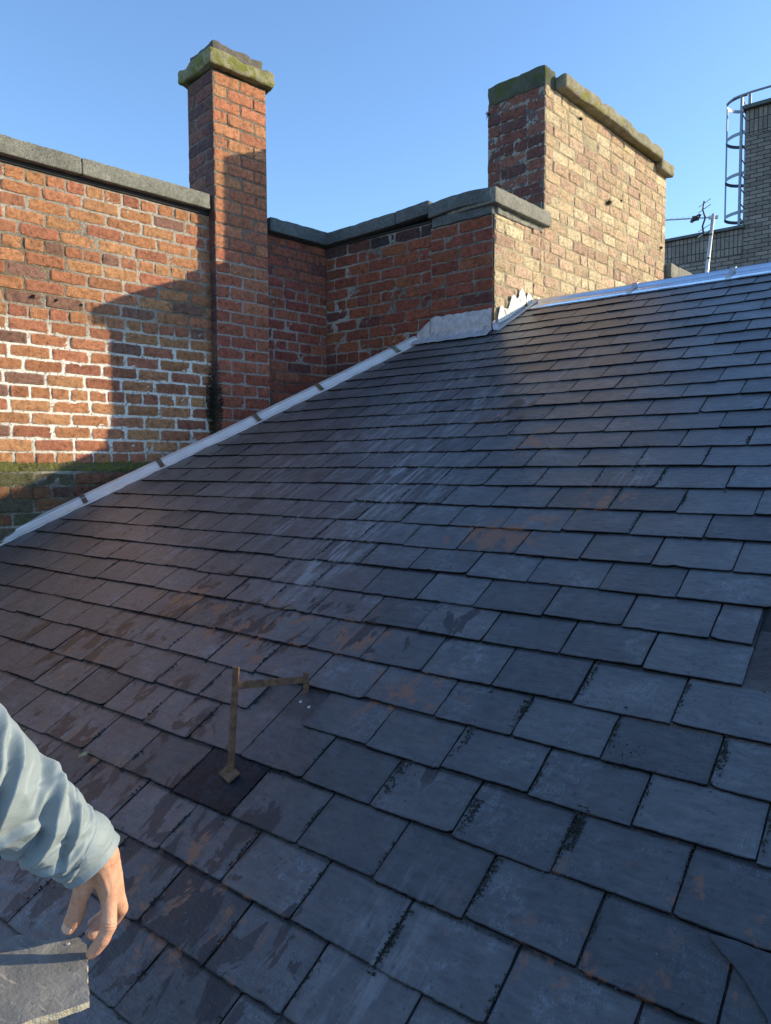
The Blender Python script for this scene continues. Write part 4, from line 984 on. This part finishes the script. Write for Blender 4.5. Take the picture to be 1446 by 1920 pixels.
def onC(a, z, d=.0): p = O_ + uC * a + nC * d; return (p.x, p.y, z)
tuft('grass_tuft', 'bushiest grey-brown weed growing from the middle of the sunlit chimney face', onC(1.645, 2.195), 70, .055, nC, M['tuft'], 1)
tuft('grass_tuft', 'small dark weed just right of the bushiest one on the sunlit chimney face', onC(1.89, 2.275), 36, .028, nC, M['ivy'], 2)
tuft('grass_tuft', 'dark weed high on the sunlit chimney face under the left end of the cap', onC(1.165, 2.72), 44, .032, nC, M['ivy'], 3)
tuft('grass_tuft', 'wispy weed sticking out at the left shaded edge of the broad chimney', (-2.972, 5.125, 2.74), 40, .040, (-.8, -.5, 0), M['tuft'], 4)
tuft('moss_clump', 'moss clump low on the right edge of the sunlit chimney', onC(2.745, 2.06), 80, .035, nC, M['ivy'], 5, cat='moss')
for k, (a, z, lb) in enumerate([(-2.275, 1.03, 'leftmost dark moss knob of the row of three on the orange wall'), (-2.14, 1.025, 'middle dark moss knob of the row of three on the orange wall'), (-1.99, 1.02, 'rightmost dark moss knob of the row of three on the orange wall')]):
    p = I_ + uA * a + nA * .004; tuft('moss_clump', lb, (p.x, p.y, z), 60 - 12 * k, .022 - .003 * k, nA, M['ivy'], 10 + k, 'moss knobs on the orange wall', cat='moss')
# dark fern clump in the angle between wall A and the slim chimney
mb = MB(); rr = random.Random(4)
for _ in range(1700):
    z = rr.gauss(.44, .12); wd = .026 * math.sin(math.pi * min(1, max(.05, (z - .20) / .54))) + .01
    base = I_ + uA * -1.082 + nA * .008
    p = Vector((base.x, base.y, z)) - uA * rr.uniform(0, wd * 1.3) + nA * (rr.random() ** 2 * .05)
    if rr.random() < .5: p = Vector((base.x, base.y, z)) + nA * rr.uniform(0, .095) - uA * (rr.random() ** 2 * .02)
    if rr.random() < .22: p = Vector((base.x, base.y, z)) + nA * (.088 + rr.random() ** 2 * .012) + uA * rr.uniform(0, wd)
    d = Vector((rr.uniform(-1, 1), rr.uniform(-1, 1), rr.uniform(-1, 1))).normalized(); s = d.orthogonal().normalized() * .0042; l = rr.uniform(.007, .015)
    mb.add([p, p + d * l * .5 + s, p + d * l, p + d * l * .5 - s], [(0, 1, 2, 3)])
tag(mb.build('creeping_plant', M['ivy'], None, False, False), 'dark creeping plant in the corner where the slim chimney meets the orange wall', 'plant')
# dry leaf and pale twig chips on the slates
lf_ = slate_piece('fallen_leaf', [(0, 0), (.012, .004), (.016, .012), (.026, .014), (.018, .020), (.016, .030), (.008, .022), (-.004, .024), (.001, .014), (-.006, .006)], 0, .0008, M['leaf'], 2.0, RP(-2.075, .565, .030), (X3, Sv, Nv), rag=.001, cell=.003)
tag(lf_, 'small dry yellow leaf lying on the slates above the jacket sleeve', 'leaf')

# ------------------------------------------------------------------ tv antenna beyond the ridge
ant = thing('tv_antenna', 'television aerial on a thin leaning pole behind the ridge', 'antenna', (-2.19, 8.63, 1.2)); ia = inp(ant)
m1 = Vector((-2.202, 8.677, 2.745)); m0 = Vector((-2.24, 8.60, 2.08)); m0 = m1 + (m0 - m1) * 2.1
mb = MB(); mb.tube([m0, m1], .019, 14); ia(mb.build('mast', M['alu'], None, True))
for z in (2.26, 2.52): mb = MB(); t = (z - m0.z) / (m1.z - m0.z); p = m0.lerp(m1, t); mb.tube([p - A3 * .008, p + A3 * .008], .0215, 14); ia(mb.build('band', M['black']))
bc = Vector((-2.255, 8.63, 2.705)); bdir = Vector((-.74, -.66, -.07)).normalized(); pe = bdir.cross(A3).normalized()
mb = MB(); mb.tube([bc - bdir * .10, bc + bdir * .95], .0075, 8); bo = ia(mb.build('boom', M['galv']))
for k in range(11): mb = MB(); p = bc + bdir * (.22 + .065 * k) + A3 * .008; mb.tube([p - pe * .055, p + pe * .055], .0022, 6); ia(mb.build('director_rod', M['alu']))
mb = MB(); q = bc + bdir * .02
for sgn in (-1, 1):
    mb.tube([q, q + A3 * .09 * sgn - bdir * (-.03), q + A3 * .18 * sgn + bdir * .015], .010, 8)
ia(mb.build('reflector_frame', M['black']))
for z in (-.17, -.11, .10, .16): mb = MB(); p = q + A3 * z + bdir * .01; mb.tube([p - pe * .13, p + pe * .13], .0055, 6); ia(mb.build('reflector_rod', M['alu']))
mb = MB(); d0 = bc + bdir * .13; mb.tube([d0 + pe * .11, d0 + pe * .08 + A3 * .014, d0 - pe * .08 + A3 * .014, d0 - pe * .11, d0 - pe * .08 - A3 * .014, d0 + pe * .08 - A3 * .014, d0 + pe * .11], .010, 8); mb.box(d0, (.03, .03, .02)); ia(mb.build('dipole', M['black']))
mb = MB(); mb.box(m1 - A3 * .035, (.05, .012, .018), (bdir, pe, A3)); ia(mb.build('clamp', M['galv']))

# ------------------------------------------------------------------ far grey brick building, parapet and roof ladder
def mat_grey_brick():
    m, nt, b = new_mat('grey_brick'); t = N(nt, 'ShaderNodeTexCoord'); sp = N(nt, 'ShaderNodeSeparateXYZ'); L(nt, t.outputs['Object'], sp.inputs[0])
    cb = N(nt, 'ShaderNodeCombineXYZ'); L(nt, math_(nt, 'ADD', sp.outputs[0], math_(nt, 'MULTIPLY', sp.outputs[1], 1.0)), cb.inputs[0]); L(nt, sp.outputs[2], cb.inputs[1])
    def brick(vec, w_, h_, off_):
        k = N(nt, 'ShaderNodeTexBrick'); k.offset = off_; k.inputs['Scale'].default_value = 1; k.inputs['Brick Width'].default_value = w_; k.inputs['Row Height'].default_value = h_; k.inputs['Mortar Size'].default_value = .007; k.inputs['Mortar Smooth'].default_value = .2
        k.inputs['Color1'].default_value = (.17, .145, .125, 1); k.inputs['Color2'].default_value = (.27, .235, .20, 1); k.inputs['Mortar'].default_value = (.035, .033, .033, 1); L(nt, vec, k.inputs['Vector']); return k
    b1 = brick(cb.outputs[0], .225, .075, .5)
    b2 = brick(cb.outputs[0], .075, .225, 0.0)
    sol = N(nt, 'ShaderNodeAttribute'); sol.attribute_name = 'soldier'
    n1 = tex_noise(nt, t.outputs['Object'], 30, 4, .6); n2 = tex_noise(nt, t.outputs['Object'], 1.2, 3, .6)
    c = mix(nt, sol.outputs['Fac'], b1.outputs[0], b2.outputs[0]); c = mix(nt, 1, c, ramp(nt, n1, [(.3, .75), (.7, 1.25)]), 'MULTIPLY'); c = mix(nt, 1, c, ramp(nt, n2, [(.3, .8), (.7, 1.15)]), 'MULTIPLY')
    L(nt, c, b.inputs['Base Color']); b.inputs['Roughness'].default_value = .9
    fac = mix(nt, sol.outputs['Fac'], b1.outputs[1], b2.outputs[1]); inv = math_(nt, 'SUBTRACT', 1, fac); bump(nt, b, inv, .8, .012); return m
GB_ = mat_grey_brick()
bl = thing('brick_building', 'grey brick building with tall block and lower parapet beyond the roof at right', 'building', (-1.5, 17, -9)); il = inp(bl)
def wallblock(name, x0, x1, y0, y1, z0, z1, sol):
    mb = MB(); mb.box(((x0 + x1) / 2, (y0 + y1) / 2, (z0 + z1) / 2), ((x1 - x0) / 2, (y1 - y0) / 2, (z1 - z0) / 2)); o = mb.build(name, GB_)
    a = o.data.attributes.new('soldier', 'FLOAT', 'POINT'); a.data.foreach_set('value', [sol] * 8); return il(o)
YB = 15.0
wallblock('wall', -9.0, -3.275, YB, YB + 6, -9, 3.915, 0.0); wallblock('soldier_course', -9.0, -3.275, YB - .012, YB + 6, 3.918, 4.368, 1.0)
wallblock('tall_wall', -3.272, 1.2, YB + .0, YB + 7, -9, 6.03, 0.0); wallblock('soldier_course', -3.272, 1.2, YB - .012, YB + 7, 6.033, 6.483, 1.0)
mb = MB(); mb.box((-6.14, YB + 2.97, 4.40), (2.90, 3.05, .028)); il(bevel(mb.build('coping', M['cope_dark']), .008)); mb = MB(); mb.box((-1.0, YB + 3.47, 6.52), (2.32, 3.58, .034)); il(bevel(mb.build('coping', M['cope_dark']), .008))
lad = thing('safety_ladder', 'grey steel caged ladder on the side of the tall grey brick block', 'ladder', (-3.5, 15.4, 4.4)); ila = inp(lad)
def ring(z, tilt=0):
    c = Vector((-3.30, YB + .40, z)); pts = []
    for k in range(25):
        a = math.pi / 2 + math.pi * k / 24; pts.append(c + Vector((math.cos(a) * .40, math.sin(a) * .36, 0)))
    return [c + Vector((.03, .36, 0))] + pts + [c + Vector((.03, -.36, 0))]
zs = [4.70, 5.40, 6.13, 6.80]
for z in zs:
    mb = MB(); R_ = ring(z)
    for dz in (-1, 1): pass
    V = []
    for p in R_:
        rad = (p - Vector((-3.30, YB + .40, z))).normalized()
        for (a, b2) in ((-.004, -.03), (.004, -.03), (.004, .03), (-.004, .03)): V.append(p + rad * a + A3 * b2)
    F = [(4 * j + k, 4 * j + (k + 1) % 4, 4 * j + 4 + (k + 1) % 4, 4 * j + 4 + k) for j in range(len(R_) - 1) for k in range(4)]
    mb.add(V, F); ila(mb.build('cage_hoop', M['cage']))
for a in (178,):
    an = R(a); p = Vector((-3.30 + .40 * math.cos(an), YB + .40 + .36 * math.sin(an), 0)); mb = MB(); mb.box((p.x, p.y, 5.75), (.012, .012, 1.05) if a != 215 else (.022, .02, 1.07)); ila(mb.build('cage_bar', M['cage']))
for dy in (.05, .45): mb = MB(); mb.box((-3.365, YB + dy, 5.62), (.02, .03, 1.16)); ila(mb.build('stile', M['cage']))
for k in range(9): mb = MB(); mb.tube([(-3.365, YB + .05, 4.6 + .27 * k), (-3.365, YB + .45, 4.6 + .27 * k)], .011, 8); ila(mb.build('rung', M['cage']))
rl = thing('guard_rail', 'steel guard rail along the top of the tall grey brick block', 'railing', (-2, 15.1, 6.6)); ir = inp(rl)
mb = MB(); mb.tube([(-3.66, YB + .22, 6.80), (-3.5, YB + .06, 6.80), (-3.2, YB - .0, 6.80), (1.2, YB, 6.80)], .020, 8); ir(mb.build('rail', M['cage']))
for x in (-3.22, -2.72, -1.6, -.4, .8): mb = MB(); mb.box((x, YB + .01, 6.67), (.025, .014, .125)); ir(mb.build('rail_post', M['cage']))

# ------------------------------------------------------------------ ground far below
me = MB(); me.add([(-600, -600, -9), (600, -600, -9), (600, 600, -9), (-600, 600, -9)], [(0, 1, 2, 3)]); tag(me.build('ground', M['ground'], None, False, False), kind='structure')
